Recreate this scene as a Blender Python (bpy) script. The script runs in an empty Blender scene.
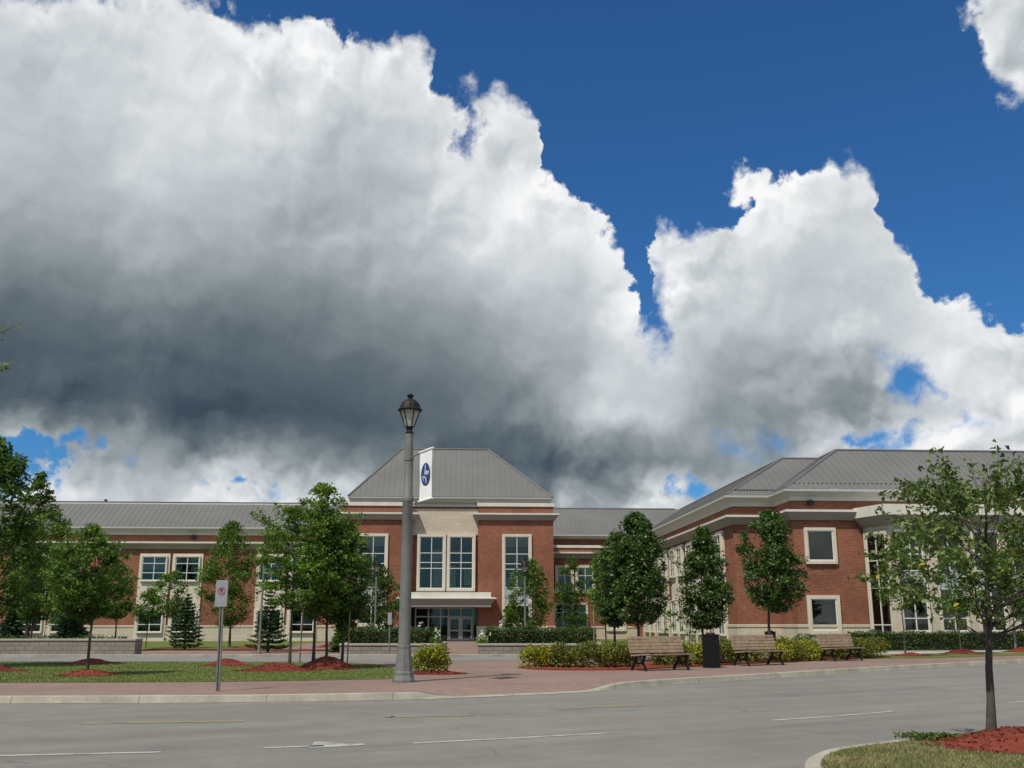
import bpy, bmesh, math, random
import numpy as np
from mathutils import Vector, Matrix

R = math.radians
col = bpy.context.scene.collection
sc = bpy.context.scene

# ------------------------------------------------------------------ camera, sky, sun, exposure
PITCH = math.atan(.239)
cam = bpy.data.objects.new('camera', bpy.data.cameras.new('camera'))
col.objects.link(cam)
cam.location = (0, 0, 1.5)
cam.rotation_euler = (math.pi / 2 + PITCH, 0, 0)
cam.data.sensor_width = 36.0
cam.data.lens = 36.0 * 1000 / 1024
cam.data.clip_start = .1
cam.data.clip_end = 5000
sc.camera = cam

SUN_EL = 56.0
SUN_AZ = 215.0          # compass direction of the sun, clockwise from +Y (behind and to the left)
sc.view_settings.view_transform = 'Standard'
sc.view_settings.look = 'None'
sc.view_settings.gamma = 1
sc.view_settings.exposure = -0.12
sc.view_settings.use_curve_mapping = False
EXPO = 2 ** (-sc.view_settings.exposure)
SKY_STRENGTH = .060

sun = bpy.data.objects.new('sun', bpy.data.lights.new('sun', 'SUN'))
col.objects.link(sun)
sun.data.energy = 4.5
sun.data.angle = R(.6)
sun.data.color = (1, .93, .80)
sv = Vector((math.sin(R(SUN_AZ)) * math.cos(R(SUN_EL)), math.cos(R(SUN_AZ)) * math.cos(R(SUN_EL)), math.sin(R(SUN_EL))))
sun.rotation_euler = sv.to_track_quat('Z', 'Y').to_euler()


def lin(c):
    return c / 12.92 if c <= .04045 else ((c + .055) / 1.055) ** 2.4


def srgb(r, g, b, k=1.0):
    return (lin(r / 255) * k, lin(g / 255) * k, lin(b / 255) * k, 1)


# ------------------------------------------------------------------ node helper
class NT:
    def __init__(s, tree):
        s.t = tree
        s.n = tree.nodes
        s.l = tree.links

    def node(s, typ, **kw):
        n = s.n.new(typ)
        for k, v in kw.items():
            setattr(n, k, v)
        return n

    def put(s, sock, v):
        if isinstance(v, bpy.types.NodeSocket):
            s.l.new(v, sock)
        elif v is not None:
            sock.default_value = v

    def m(s, op, a, b=None, c=None, clamp=False):
        n = s.node('ShaderNodeMath', operation=op, use_clamp=clamp)
        s.put(n.inputs[0], a)
        if b is not None: s.put(n.inputs[1], b)
        if c is not None: s.put(n.inputs[2], c)
        return n.outputs[0]

    def vm(s, op, a, b=None):
        n = s.node('ShaderNodeVectorMath', operation=op)
        s.put(n.inputs[0], a)
        if b is not None: s.put(n.inputs[1], b)
        return n.outputs['Value'] if op in ('LENGTH', 'DOT_PRODUCT', 'DISTANCE') else n.outputs[0]

    def xyz(s, x=0., y=0., z=0.):
        n = s.node('ShaderNodeCombineXYZ')
        s.put(n.inputs[0], x); s.put(n.inputs[1], y); s.put(n.inputs[2], z)
        return n.outputs[0]

    def noise(s, v, scale, detail=4, rough=.55, out='Fac', dist=0., lac=2.0):
        n = s.node('ShaderNodeTexNoise')
        s.put(n.inputs['Vector'], v)
        n.inputs['Scale'].default_value = scale
        n.inputs['Detail'].default_value = detail
        n.inputs['Roughness'].default_value = rough
        n.inputs['Distortion'].default_value = dist
        n.inputs['Lacunarity'].default_value = lac
        return n.outputs[out]

    def maprange(s, v, a, b, c=0., d=1., smooth=False):
        n = s.node('ShaderNodeMapRange')
        if smooth: n.interpolation_type = 'SMOOTHSTEP'
        s.put(n.inputs[0], v)
        for i, q in enumerate((a, b, c, d)): s.put(n.inputs[i + 1], q)
        return n.outputs[0]

    def ramp(s, v, stops):
        n = s.node('ShaderNodeValToRGB')
        e = n.color_ramp.elements
        while len(e) < len(stops): e.new(.5)
        for i, (p, c) in enumerate(stops):
            e[i].position = p
            e[i].color = c if len(c) == 4 else (*c, 1)
        s.put(n.inputs[0], v)
        return n.outputs[0]

    def mix(s, f, a, b, blend='MIX'):
        n = s.node('ShaderNodeMix', data_type='RGBA', blend_type=blend)
        s.put(n.inputs[0], f); s.put(n.inputs[6], a); s.put(n.inputs[7], b)
        return n.outputs[2]

    def curve(s, v, pts):
        n = s.node('ShaderNodeFloatCurve')
        s.put(n.inputs['Value'], v)
        cu = n.mapping.curves[0]
        pts = sorted(pts)
        cu.points[0].location = pts[0]
        cu.points[1].location = pts[-1]
        for p in pts[1:-1]:
            cu.points.new(*p)
        for p in cu.points: p.handle_type = 'AUTO_CLAMPED'
        n.mapping.update()
        return n.outputs[0]


# ------------------------------------------------------------------ sky with clouds (azimuth / elevation in degrees)
def angles(px, py):
    x, y = (px - 512) / 1000, -(py - 384) / 1000
    d = Vector((x, math.cos(PITCH) - y * math.sin(PITCH), math.sin(PITCH) + y * math.cos(PITCH))).normalized()
    return math.degrees(math.atan2(d.x, d.y)), math.degrees(math.asin(d.z))


def inv_angles(az, el):
    a, e = R(az), R(el)
    d = (math.sin(a) * math.cos(e), math.cos(a) * math.cos(e), math.sin(e))
    f = d[1] * math.cos(PITCH) + d[2] * math.sin(PITCH)
    u = -d[1] * math.sin(PITCH) + d[2] * math.cos(PITCH)
    return 512 + 1000 * d[0] / f, 384 - 1000 * u / f


CX = [0, 64, 128, 192, 256, 320, 384, 448, 512, 576, 640, 704, 768, 832, 896, 960, 1024]
CLOUD = [
    (0,   [205, 205, 195, 205, 215, 220, 220, 220, 220, 220, 220, 220, 220, 220, 220, 215, 205]),
    (40,  [196, 190, 205, 215, 220, 214, 214, 220, 225, 225, 220, 220, 220, 220, 220, 215, 200]),
    (90,  [196, 190, 222, 234, 218, 210, 206, 214, 222, 225, 225, 220, 220, 220, 225, 200, 190]),
    (140, [196, 180, 202, 220, 206, 196, 198, 212, 218, 228, 225, 220, 220, 215, 205, 200, 200]),
    (190, [178, 176, 196, 194, 186, 174, 184, 212, 232, 235, 235, 215, 220, 214, 200, 200, 200]),
    (235, [150, 152, 172, 178, 172, 166, 178, 205, 226, 220, 230, 228, 226, 200, 208, 215, 210]),
    (275, [128, 128, 152, 150, 142, 148, 160, 182, 200, 205, 225, 220, 210, 188, 205, 215, 215]),
    (310, [100, 105, 118, 112, 118, 124, 138, 158, 178, 196, 226, 205, 196, 186, 205, 220, 225]),
    (345, [84, 88, 92, 90, 94, 104, 118, 132, 156, 176, 196, 196, 180, 172, 190, 222, 222]),
    (375, [76, 78, 78, 78, 82, 92, 104, 112, 134, 170, 205, 172, 142, 156, 182, 200, 210]),
    (405, [78, 74, 84, 72, 74, 80, 88, 104, 128, 212, 225, 158, 134, 140, 168, 200, 205]),
    (435, [120, 86, 100, 80, 70, 68, 74, 88, 96, 122, 176, 150, 142, 155, 190, 205, 205]),
    (460, [200, 190, 192, 186, 160, 130, 112, 76, 80, 92, 110, 122, 150, 190, 200, 205, 205]),
    (485, [205, 212, 206, 198, 204, 180, 160, 130, 86, 100, 128, 122, 160, 190, 200, 205, 205]),
    (505, [210, 210, 205, 205, 205, 205, 190, 170, 110, 170, 178, 170, 180, 190, 200, 205, 205]),
]


def cloud_lum(px, py):
    px = min(max(px, 0), 1024)
    ys = [r[0] for r in CLOUD]
    vals = [np.interp(px, CX, r[1]) for r in CLOUD]
    return float(np.interp(py, ys, vals)) / 255


EDGE = [(-60, -60), (-10, -20), (60, -10), (120, -12), (205, 2), (235, 14), (262, 24), (300, 22), (325, 30), (345, 40), (375, 50),
        (390, 44), (415, 40), (432, 60), (440, 92), (462, 100), (478, 92), (505, 95), (530, 112), (541, 135), (542, 165), (560, 182),
        (585, 205), (606, 222), (622, 245), (628, 272), (634, 300), (642, 328), (650, 330), (654, 300), (652, 262), (656, 232), (690, 228),
        (716, 232), (740, 226), (757, 204), (775, 190), (800, 178), (830, 164), (850, 162), (872, 176), (884, 200), (890, 224),
        (905, 245), (912, 270), (930, 292), (960, 312), (990, 322), (1030, 345), (1080, 350), (1150, 300)]


def build_world():
    w = bpy.data.worlds.new('World')
    sc.world = w
    w.use_nodes = True
    w.node_tree.nodes.clear()
    g = NT(w.node_tree)
    tc = g.node('ShaderNodeTexCoord')
    d = g.vm('NORMALIZE', tc.outputs['Generated'])
    sx = g.node('ShaderNodeSeparateXYZ'); g.put(sx.inputs[0], d)
    az = g.m('MULTIPLY', g.m('ARCTAN2', sx.outputs[0], sx.outputs[1]), 57.2958)
    el = g.m('MULTIPLY', g.m('ARCSINE', sx.outputs[2]), 57.2958)
    P = g.xyz(az, el, 0.)
    # two scales of turbulence push the outline of the clouds about
    def warp(scale, amp, det, rough, off):
        n = g.node('ShaderNodeTexNoise')
        g.put(n.inputs['Vector'], g.vm('ADD', P, (off, off * 2, off)))
        n.inputs['Scale'].default_value = scale
        n.inputs['Detail'].default_value = det
        n.inputs['Roughness'].default_value = rough
        v = g.vm('SUBTRACT', n.outputs['Color'], (.5, .5, .5))
        return g.vm('MULTIPLY', v, (amp, amp, 0))
    w1 = warp(.35, 2.6, 3, .5, 3.)
    w2 = warp(1.1, 1.5, 6, .56, 11.)
    Q = g.vm('ADD', g.vm('ADD', P, w1), w2)
    sq = g.node('ShaderNodeSeparateXYZ'); g.put(sq.inputs[0], Q)
    qa, qe = sq.outputs[0], sq.outputs[1]
    pts = []
    for px, py in EDGE:
        a, e = angles(px, py)
        pts.append((min(1, max(0, (a + 32) / 64)), min(1, max(0, e / 45))))
    pts2 = []
    last = -1
    for p in pts:
        if p[0] <= last: p = (last + .0006, p[1])
        pts2.append(p); last = p[0]
    edge = g.m('MULTIPLY', g.curve(g.m('MULTIPLY_ADD', qa, 1 / 64, .5, clamp=True), pts2), 45)
    D = g.m('SUBTRACT', edge, qe)

    def ell(px, py, rx, ry, rot=0):
        a, e = angles(px, py)
        k = .0573 * .95
        v = g.vm('SUBTRACT', Q, (a, e, 0))
        if rot:
            n = g.node('ShaderNodeVectorRotate', rotation_type='Z_AXIS'); g.put(n.inputs['Vector'], v)
            n.inputs['Angle'].default_value = R(rot); v = n.outputs[0]
        ln = g.vm('LENGTH', g.vm('DIVIDE', v, (rx * k, ry * k, 1)))
        return g.m('MULTIPLY', g.m('SUBTRACT', ln, 1.), min(rx, ry) * k)      # negative inside
    # blue gaps
    for a in [(918, 382, 24, 15, 50), (20, 460, 60, 20, -14), (945, 405, 14, 22, 20), (855, 441, 26, 4, 0),
              (238, 486, 14, 5, 0), (118, 8, 0.1, .1, 0), (468, 508, 10, 6, 0), (692, 491, 26, 5, 8), (655, 312, 10, 22, 0), (470, 128, 10, 16, 0)]:
        D = g.m('MINIMUM', D, ell(*a))
    # clouds of their own
    for a in [(1016, 32, 34, 66, 0), (752, 186, 14, 11, 0), (982, 368, 44, 44, 0), (1010, 350, 24, 20, 0), (940, 410, 34, 26, 0), (130, 478, 62, 20, 0), (80, 492, 36, 12, 0), (478, 110, 22, 12, 60)]:
        D = g.m('MAXIMUM', D, g.m('MULTIPLY', ell(*a), -1.))
    fine = g.noise(P, .7, 9, .58)
    billow = g.noise(g.vm('ADD', P, w1), .42, 5, .55)
    Dn = g.m('ADD', D, g.m('MULTIPLY', g.m('SUBTRACT', fine, .5), 2.7))
    soft = g.maprange(g.noise(P, .16, 3, .5), .38, .62, .42, 1.7)
    alpha = g.maprange(g.m('DIVIDE', g.m('ADD', Dn, .45), soft), 0., 1., smooth=True)

    # low-frequency brightness of the clouds
    els = [4 + 2.5 * i for i in range(14)]
    lum = None
    t = g.m('MULTIPLY_ADD', g.m('ADD', az, g.m('MULTIPLY', g.m('SUBTRACT', qa, az), .8)), 1 / 64, .5, clamp=True)
    elw = g.m('ADD', el, g.m('MULTIPLY', g.m('SUBTRACT', qe, el), .8))
    for e in els:
        row = []
        for i in range(19):
            a = -32 + 64 * i / 18
            px, py = inv_angles(a, e)
            row.append((i / 18, cloud_lum(px, py)))
        c = g.curve(t, row)
        lo = e == els[0]; hi = e == els[-1]
        x = g.m('DIVIDE', g.m('SUBTRACT', elw, e), 2.5)
        if lo: x = g.m('MAXIMUM', x, 0.)
        if hi: x = g.m('MINIMUM', x, 0.)
        hat = g.m('SUBTRACT', 1., g.m('ABSOLUTE', x), clamp=True)
        v = g.m('MULTIPLY', c, hat)
        lum = v if lum is None else g.m('ADD', lum, v)
    # billows lit from the sun side
    def relief(scale, det, dx, dy, rough=.55):
        n1 = g.noise(g.vm('ADD', P, w1), scale, det, rough)
        n2 = g.noise(g.vm('ADD', g.vm('ADD', P, w1), (dx, dy, 0)), scale, det, rough)
        return g.m('SUBTRACT', n1, n2)
    rel = g.m('ADD', g.m('MULTIPLY', relief(.13, 3, -.9, 1.6, .45), .50), g.m('MULTIPLY', relief(.34, 5, -.4, .7, .5), .56))
    near_edge = g.maprange(D, 0., 5., 1.0, .45)
    near_edge = g.m('MULTIPLY', near_edge, g.maprange(el, 9., 13., 1.9, 1.))
    amp = g.m('MULTIPLY', g.maprange(lum, .25, .85, .40, 1.0), g.m('MULTIPLY', near_edge, g.maprange(g.noise(P, .12, 2, .5), .35, .65, .35, 1.25)))
    lum = g.m('ADD', lum, g.m('MULTIPLY', rel, amp))
    lum = g.m('ADD', lum, g.m('MULTIPLY', g.m('SUBTRACT', g.noise(g.vm('ADD', P, w1), .20, 6, .52), .46), g.m('MULTIPLY', amp, .40)))
    lum = g.m('MULTIPLY_ADD', g.m('SUBTRACT', lum, .66), .99, .665)
    # thin, bright rim
    rim = g.maprange(D, .2, 1.8, .05, 0.)
    lum = g.m('ADD', lum, rim)
    ccol = g.ramp(lum, [(0.0, srgb(30, 42, 54)), (.28, srgb(63, 78, 91)), (.42, srgb(98, 110, 118)), (.6, srgb(146, 155, 159)),
                        (.8, srgb(200, 206, 210)), (.93, srgb(236, 238, 240)), (1., srgb(250, 250, 250))])
    # open sky elsewhere, broken cloud outside the photographed quarter
    cov = g.maprange(g.noise(d, 2.6, 7, .55), .43, .56, smooth=True)
    far = g.m('MAXIMUM', g.maprange(g.m('ABSOLUTE', az), 32, 40), g.maprange(el, 37, 46))
    far = g.m('MAXIMUM', far, g.maprange(el, 1., -3.))
    alpha = g.m('ADD', g.m('MULTIPLY', alpha, g.m('SUBTRACT', 1., far)), g.m('MULTIPLY', cov, far))
    alpha = g.m('MULTIPLY', alpha, 1.0, clamp=True)

    sky = g.node('ShaderNodeTexSky')
    sky.sky_type = 'NISHITA'
    sky.sun_disc = False
    sky.sun_elevation = R(SUN_EL)
    sky.sun_rotation = R(SUN_AZ)
    sky.altitude = 200
    sky.air_density = 1.0
    sky.dust_density = .5
    sky.ozone_density = 3.0
    b1 = g.node('ShaderNodeBackground')
    g.put(b1.inputs[0], g.mix(1., sky.outputs[0], (.50, 1.15, 1.74, 1), 'MULTIPLY'))
    b1.inputs[1].default_value = SKY_STRENGTH
    b2 = g.node('ShaderNodeBackground')
    g.put(b2.inputs[0], ccol)
    b2.inputs[1].default_value = EXPO
    mx = g.node('ShaderNodeMixShader')
    g.put(mx.inputs[0], alpha)
    g.l.new(b1.outputs[0], mx.inputs[1]); g.l.new(b2.outputs[0], mx.inputs[2])
    out = g.node('ShaderNodeOutputWorld')
    g.l.new(mx.outputs[0], out.inputs[0])
    w.cycles.sampling_method = 'MANUAL'
    w.cycles.sample_map_resolution = 512


build_world()

# ------------------------------------------------------------------ materials
MATS = {}


def material(name, base=(.5, .5, .5), rough=.7, spec=.3, metal=0., var=0., scale=2., detail=5, bump=0., bump_scale=30., col2=None, coords='Object', island=0., trans=0.):
    if name in MATS: return MATS[name]
    m = bpy.data.materials.new(name)
    m.use_nodes = True
    g = NT(m.node_tree)
    bs = m.node_tree.nodes['Principled BSDF']
    tc = g.node('ShaderNodeTexCoord')
    v = tc.outputs[coords]
    c = (*base, 1)
    if col2 is not None or var:
        c2 = (*col2, 1) if col2 is not None else tuple(min(1, x * (1 + var)) for x in base) + (1,)
        c1 = c if col2 is not None else tuple(x * (1 - var) for x in base) + (1,)
        f = g.maprange(g.noise(v, scale, detail, .6), .3, .7)
        c = g.mix(f, c1, c2)
    if island:
        ge = g.node('ShaderNodeNewGeometry')
        k = g.maprange(ge.outputs['Random Per Island'], 0, 1, 1 - island, 1 + island)
        c = g.mix(1., c, g.xyz(k, k, k), 'MULTIPLY')
    g.put(bs.inputs['Base Color'], c)
    bs.inputs['Roughness'].default_value = rough
    bs.inputs['Specular IOR Level'].default_value = spec
    bs.inputs['Metallic'].default_value = metal
    if bump:
        b = g.node('ShaderNodeBump')
        b.inputs['Strength'].default_value = bump
        b.inputs['Distance'].default_value = .02
        g.put(b.inputs['Height'], g.noise(v, bump_scale, 4, .6))
        g.put(bs.inputs['Normal'], b.outputs[0])
    if trans:
        tr = g.node('ShaderNodeBsdfTranslucent')
        g.put(tr.inputs[0], g.mix(1., c, (1.1, 1.25, .5, 1), 'MULTIPLY'))
        mx = g.node('ShaderNodeMixShader'); mx.inputs[0].default_value = trans
        out = m.node_tree.nodes['Material Output']
        g.l.new(bs.outputs[0], mx.inputs[1]); g.l.new(tr.outputs[0], mx.inputs[2]); g.l.new(mx.outputs[0], out.inputs[0])
    MATS[name] = m
    return m


def blocks(name, c1, c2, mortar, bw, bh, msize=.01, bump=.3, face='wall', stain=.12, rough=.85, msmooth=.1, big=.3):
    """brick / block / paver material in metres; walls use (x+y, z), paving uses (x, y)"""
    if name in MATS: return MATS[name]
    m = bpy.data.materials.new(name); m.use_nodes = True
    g = NT(m.node_tree); bs = m.node_tree.nodes['Principled BSDF']
    tc = g.node('ShaderNodeTexCoord')
    s = g.node('ShaderNodeSeparateXYZ'); g.put(s.inputs[0], tc.outputs['Object'])
    if face == 'wall':
        v = g.xyz(g.m('ADD', s.outputs[0], s.outputs[1]), s.outputs[2], 0.)
    else:
        v = g.xyz(s.outputs[0], s.outputs[1], 0.)
    b = g.node('ShaderNodeTexBrick')
    g.put(b.inputs['Vector'], v)
    b.inputs['Color1'].default_value = (*c1, 1); b.inputs['Color2'].default_value = (*c2, 1); b.inputs['Mortar'].default_value = (*mortar, 1)
    b.inputs['Scale'].default_value = 1; b.inputs['Mortar Size'].default_value = msize; b.inputs['Mortar Smooth'].default_value = msmooth
    b.inputs['Brick Width'].default_value = bw; b.inputs['Row Height'].default_value = bh; b.inputs['Bias'].default_value = 0
    f = g.maprange(g.noise(tc.outputs['Object'], big, 6, .6), .3, .7, 1 - stain, 1 + stain)
    f2 = g.maprange(g.noise(tc.outputs['Object'], 5., 4, .7), .3, .7, 1 - stain * .7, 1 + stain * .7)
    k = g.m('MULTIPLY', f, f2)
    g.put(bs.inputs['Base Color'], g.mix(1., b.outputs['Color'], g.xyz(k, k, k), 'MULTIPLY'))
    bs.inputs['Roughness'].default_value = rough
    bs.inputs['Specular IOR Level'].default_value = .2
    if bump:
        bp = g.node('ShaderNodeBump'); bp.inputs['Strength'].default_value = bump; bp.inputs['Distance'].default_value = .01
        h = g.m('ADD', g.m('SUBTRACT', 1., b.outputs['Fac']), g.m('MULTIPLY', g.noise(tc.outputs['Object'], 25., 3, .6), .6))
        g.put(bp.inputs['Height'], h); g.put(bs.inputs['Normal'], bp.outputs[0])
    MATS[name] = m
    return m


M_brick = blocks('red_brick', (.245, .085, .048), (.180, .060, .037), (.27, .18, .13), .24, .085, .006, .3, stain=.24)
M_stone = blocks('cut_stone', (.51, .455, .37), (.46, .40, .315), (.36, .31, .25), .62, .30, .008, .25, stain=.08)
M_smooth = material('smooth_limestone', (.56, .51, .42), .8, var=.07, scale=1.5, bump=.1)
M_trim = material('painted_trim', (.57, .55, .49), .6, var=.09, scale=1.3)
M_cove = material('shaded_cove', (.30, .275, .255), .55, var=.06, scale=.8)  # trim toned darker to carry the shade of its down-facing side
M_eave = material('eave_metal', (.40, .405, .385), .5, var=.05, scale=.8)
M_roof = material('roof_metal', (.133, .132, .129), .55, .3, .0, var=.10, scale=.35)
M_roofcap = material('roof_cap', (.5, .5, .5), .45, var=.05)
M_frame = material('white_frame', (.60, .60, .56), .4, var=.03)
M_dark = material('interior_shade', (.012, .015, .016), .9, col2=(.045, .055, .055), scale=1.1)  # near-black colour that paints the dimness behind the glass
M_blind = material('blind_fabric', (.42, .44, .39), .8, var=.1, scale=3)
M_blindw = material('pale_spandrel', (.33, .37, .38), .35, var=.06)
M_concrete = material('kerb_concrete', (.43, .40, .33), .9, var=.16, scale=2.2, bump=.3, bump_scale=40)
M_black = material('black_paint', (.008, .008, .008), .6, .3, var=.2)
M_pole = material('pole_paint', (.15, .152, .145), .55, .4, .0, var=.18, scale=5, bump=.1)
M_wood = material('weathered_wood', (.20, .135, .09), .8, col2=(.34, .25, .18), scale=6, detail=8, bump=.3, island=.10)
M_bark = material('bark', (.050, .042, .034), .95, col2=(.10, .085, .07), scale=14, detail=6, bump=.6)
M_mulch = material('red_mulch', (.085, .018, .011), .95, col2=(.23, .048, .028), scale=9, detail=8, bump=1., bump_scale=60, coords='Generated', island=.35)
M_white_petal = material('white_petals', (.75, .76, .70), .7, island=.1)
M_sign = material('sign_panel', (.27, .28, .30), .4, var=.08, scale=8)
M_red = material('sign_red', (.30, .03, .035), .5)
M_ink = material('sign_ink', (.03, .03, .035), .5)
M_banner = material('banner_cloth', (.78, .79, .80), .8, var=.03, scale=6)
M_navy = material('emblem_blue', (.025, .05, .15), .7, var=.2, scale=9)
M_emb = material('emblem_pale', (.42, .50, .62), .7)


def glass_material():
    m = bpy.data.materials.new('window_glass'); m.use_nodes = True
    g = NT(m.node_tree); nt = m.node_tree
    nt.nodes.remove(nt.nodes['Principled BSDF'])
    gl = g.node('ShaderNodeBsdfGlossy'); gl.inputs['Roughness'].default_value = .03; gl.inputs[0].default_value = (.85, .87, .85, 1)
    tr = g.node('ShaderNodeBsdfTransparent'); tr.inputs[0].default_value = (.74, .78, .74, 1)
    fr = g.node('ShaderNodeFresnel'); fr.inputs[0].default_value = 1.5
    tc = g.node('ShaderNodeTexCoord')
    bp = g.node('ShaderNodeBump'); bp.inputs['Strength'].default_value = .05; bp.inputs['Distance'].default_value = .05
    g.put(bp.inputs['Height'], g.noise(tc.outputs['Object'], .9, 2, .5))
    g.put(gl.inputs['Normal'], bp.outputs[0])
    mx = g.node('ShaderNodeMixShader'); g.put(mx.inputs[0], g.m('MULTIPLY_ADD', fr.outputs[0], 1.0, .012))
    g.l.new(tr.outputs[0], mx.inputs[1]); g.l.new(gl.outputs[0], mx.inputs[2])
    g.l.new(mx.outputs[0], nt.nodes['Material Output'].inputs[0])
    return m


M_glass = glass_material()


def leaf_mat(name, a, b, trans=.34, isl=.35, rough=.62, yellow=0.):
    if name in MATS: return MATS[name]
    m = material(name, a, rough, .35 if rough < .5 else .2, col2=b, scale=.9, detail=3, island=isl, trans=trans)
    if yellow:
        g = NT(m.node_tree)
        ge = g.node('ShaderNodeNewGeometry')
        f = g.m('GREATER_THAN', ge.outputs['Random Per Island'], 1 - yellow)
        bs = m.node_tree.nodes['Principled BSDF']
        old = bs.inputs['Base Color'].links[0].from_socket
        g.put(bs.inputs['Base Color'], g.mix(f, old, (.42, .33, .02, 1)))
    return m


L_dark = leaf_mat('leaf_dark', (0.046, 0.087, 0.017), (0.094, 0.155, 0.034))
L_mid = leaf_mat('leaf_mid', (0.064, 0.121, 0.023), (0.127, 0.201, 0.041))
L_pear = leaf_mat('leaf_pear', (0.046, 0.092, 0.022), (0.092, 0.155, 0.039), .22, .45, .38)
L_locust = leaf_mat('leaf_locust', (0.090, 0.161, 0.028), (0.161, 0.259, 0.052), .35)
L_fore = leaf_mat('leaf_front', (.080, .125, .034), (.165, .220, .072), .32, .5, .4, .025)
L_spruce = leaf_mat('needles', (.042, .080, .034), (.085, .135, .062), .1)
L_hedge = leaf_mat('leaf_hedge', (0.041, 0.078, 0.018), (0.081, 0.127, 0.034), .15, .4)
L_shrub = leaf_mat('leaf_gold', (.15, .20, .022), (.36, .33, .035), .2, .45)
L_shrub2 = leaf_mat('leaf_olive', (.08, .12, .022), (.19, .18, .035), .2, .45)


def asphalt_material():
    m = bpy.data.materials.new('asphalt'); m.use_nodes = True
    g = NT(m.node_tree); bs = m.node_tree.nodes['Principled BSDF']
    tc = g.node('ShaderNodeTexCoord'); v = tc.outputs['Object']
    big = g.noise(v, .12, 5, .6); mid = g.noise(v, 1.1, 6, .65); fine = g.noise(v, 45., 3, .7)
    # long streaks along the direction of travel
    rot = g.node('ShaderNodeVectorRotate', rotation_type='Z_AXIS'); g.put(rot.inputs['Vector'], v); rot.inputs['Angle'].default_value = R(-32)
    st = g.noise(g.vm('MULTIPLY', rot.outputs[0], (.05, 1.1, 1)), 1., 5, .6)
    k = g.m('ADD', g.m('ADD', g.m('MULTIPLY', big, .30), g.m('MULTIPLY', mid, .30)), g.m('ADD', g.m('MULTIPLY', fine, .40), g.m('MULTIPLY', st, .40)))
    c = g.ramp(g.maprange(k, .45, .92), [(0., (.094, .090, .079)), (.45, (.158, .151, .134)), (1., (.245, .235, .208))])
    # sealed cracks
    vo = g.node('ShaderNodeTexVoronoi', feature='DISTANCE_TO_EDGE'); vo.inputs['Scale'].default_value = .22
    g.put(vo.inputs['Vector'], g.vm('ADD', v, g.vm('MULTIPLY', g.vm('SUBTRACT', g.noise(v, .8, 4, .6, 'Color'), (.5, .5, .5)), (1.6, 1.6, 0))))
    crack = g.m('MULTIPLY', g.maprange(vo.outputs['Distance'], .0, .006, 1, 0), g.maprange(g.noise(v, .3, 2, .5), .50, .58, 0, .5))
    c = g.mix(crack, c, (.05, .05, .05, 1))
    spots = g.maprange(g.noise(g.vm('ADD', v, (7., 3., 0.)), .9, 5, .7), .60, .72, 0, .38)
    c = g.mix(spots, c, (.075, .072, .066, 1))
    g.put(bs.inputs['Base Color'], c)
    bs.inputs['Roughness'].default_value = .85
    bp = g.node('ShaderNodeBump'); bp.inputs['Strength'].default_value = .35; bp.inputs['Distance'].default_value = .01
    g.put(bp.inputs['Height'], fine); g.put(bs.inputs['Normal'], bp.outputs[0])
    return m


def paint_material(name, c, cover):
    m = bpy.data.materials.new(name); m.use_nodes = True
    g = NT(m.node_tree); bs = m.node_tree.nodes['Principled BSDF']
    tc = g.node('ShaderNodeTexCoord'); v = tc.outputs['Object']
    f = g.maprange(g.m('ADD', g.m('MULTIPLY', g.noise(v, 30., 4, .7), .6), g.m('MULTIPLY', g.noise(v, 2.5, 4, .6), .4)), .34 + cover * .2, .46 + cover * .2, 1, 0)
    k = g.maprange(g.noise(v, 45., 3, .7), .3, .7, .115, .165)
    g.put(bs.inputs['Base Color'], g.mix(f, g.xyz(k, g.m('MULTIPLY', k, .98), g.m('MULTIPLY', k, .92)), (*c, 1)))
    bs.inputs['Roughness'].default_value = .8
    return m


def grass_material(name, a, b, dry):
    m = bpy.data.materials.new(name); m.use_nodes = True
    g = NT(m.node_tree); bs = m.node_tree.nodes['Principled BSDF']
    tc = g.node('ShaderNodeTexCoord'); v = tc.outputs['Object']
    c = g.mix(g.maprange(g.noise(v, 1.1, 6, .65), .35, .65), (*a, 1), (*b, 1))
    c = g.mix(g.maprange(g.noise(v, .5, 5, .6), .5, .68, 0, .8), c, (*dry, 1))
    k = g.maprange(g.noise(v, 22., 4, .7), .3, .7, .6, 1.4)
    g.put(bs.inputs['Base Color'], g.mix(1., c, g.xyz(k, k, k), 'MULTIPLY'))
    bs.inputs['Roughness'].default_value = .95
    bs.inputs['Specular IOR Level'].default_value = .1
    bp = g.node('ShaderNodeBump'); bp.inputs['Strength'].default_value = .8; bp.inputs['Distance'].default_value = .04
    g.put(bp.inputs['Height'], g.noise(v, 28., 4, .7)); g.put(bs.inputs['Normal'], bp.outputs[0])
    return m


M_asphalt = asphalt_material()
M_grass = grass_material('lawn_grass', (.085, .120, .026), (.13, .165, .045), (.19, .17, .065))
M_drygrass = grass_material('dry_grass', (.085, .105, .030), (.135, .145, .048), (.26, .225, .105))
M_paver = blocks('pink_pavers', (.245, .165, .135), (.20, .138, .115), (.19, .155, .13), .22, .11, .008, .25, 'floor', .14, .9)
M_wallblock = blocks('wall_block', (.245, .22, .19), (.205, .185, .16), (.13, .12, .105), .42, .19, .012, .6, stain=.18)
M_path = material('path_concrete', (.36, .335, .285), .9, var=.12, scale=.7, bump=.2)
M_drive = material('drive_asphalt', (.185, .182, .172), .9, var=.16, scale=.5, bump=.3)


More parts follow.
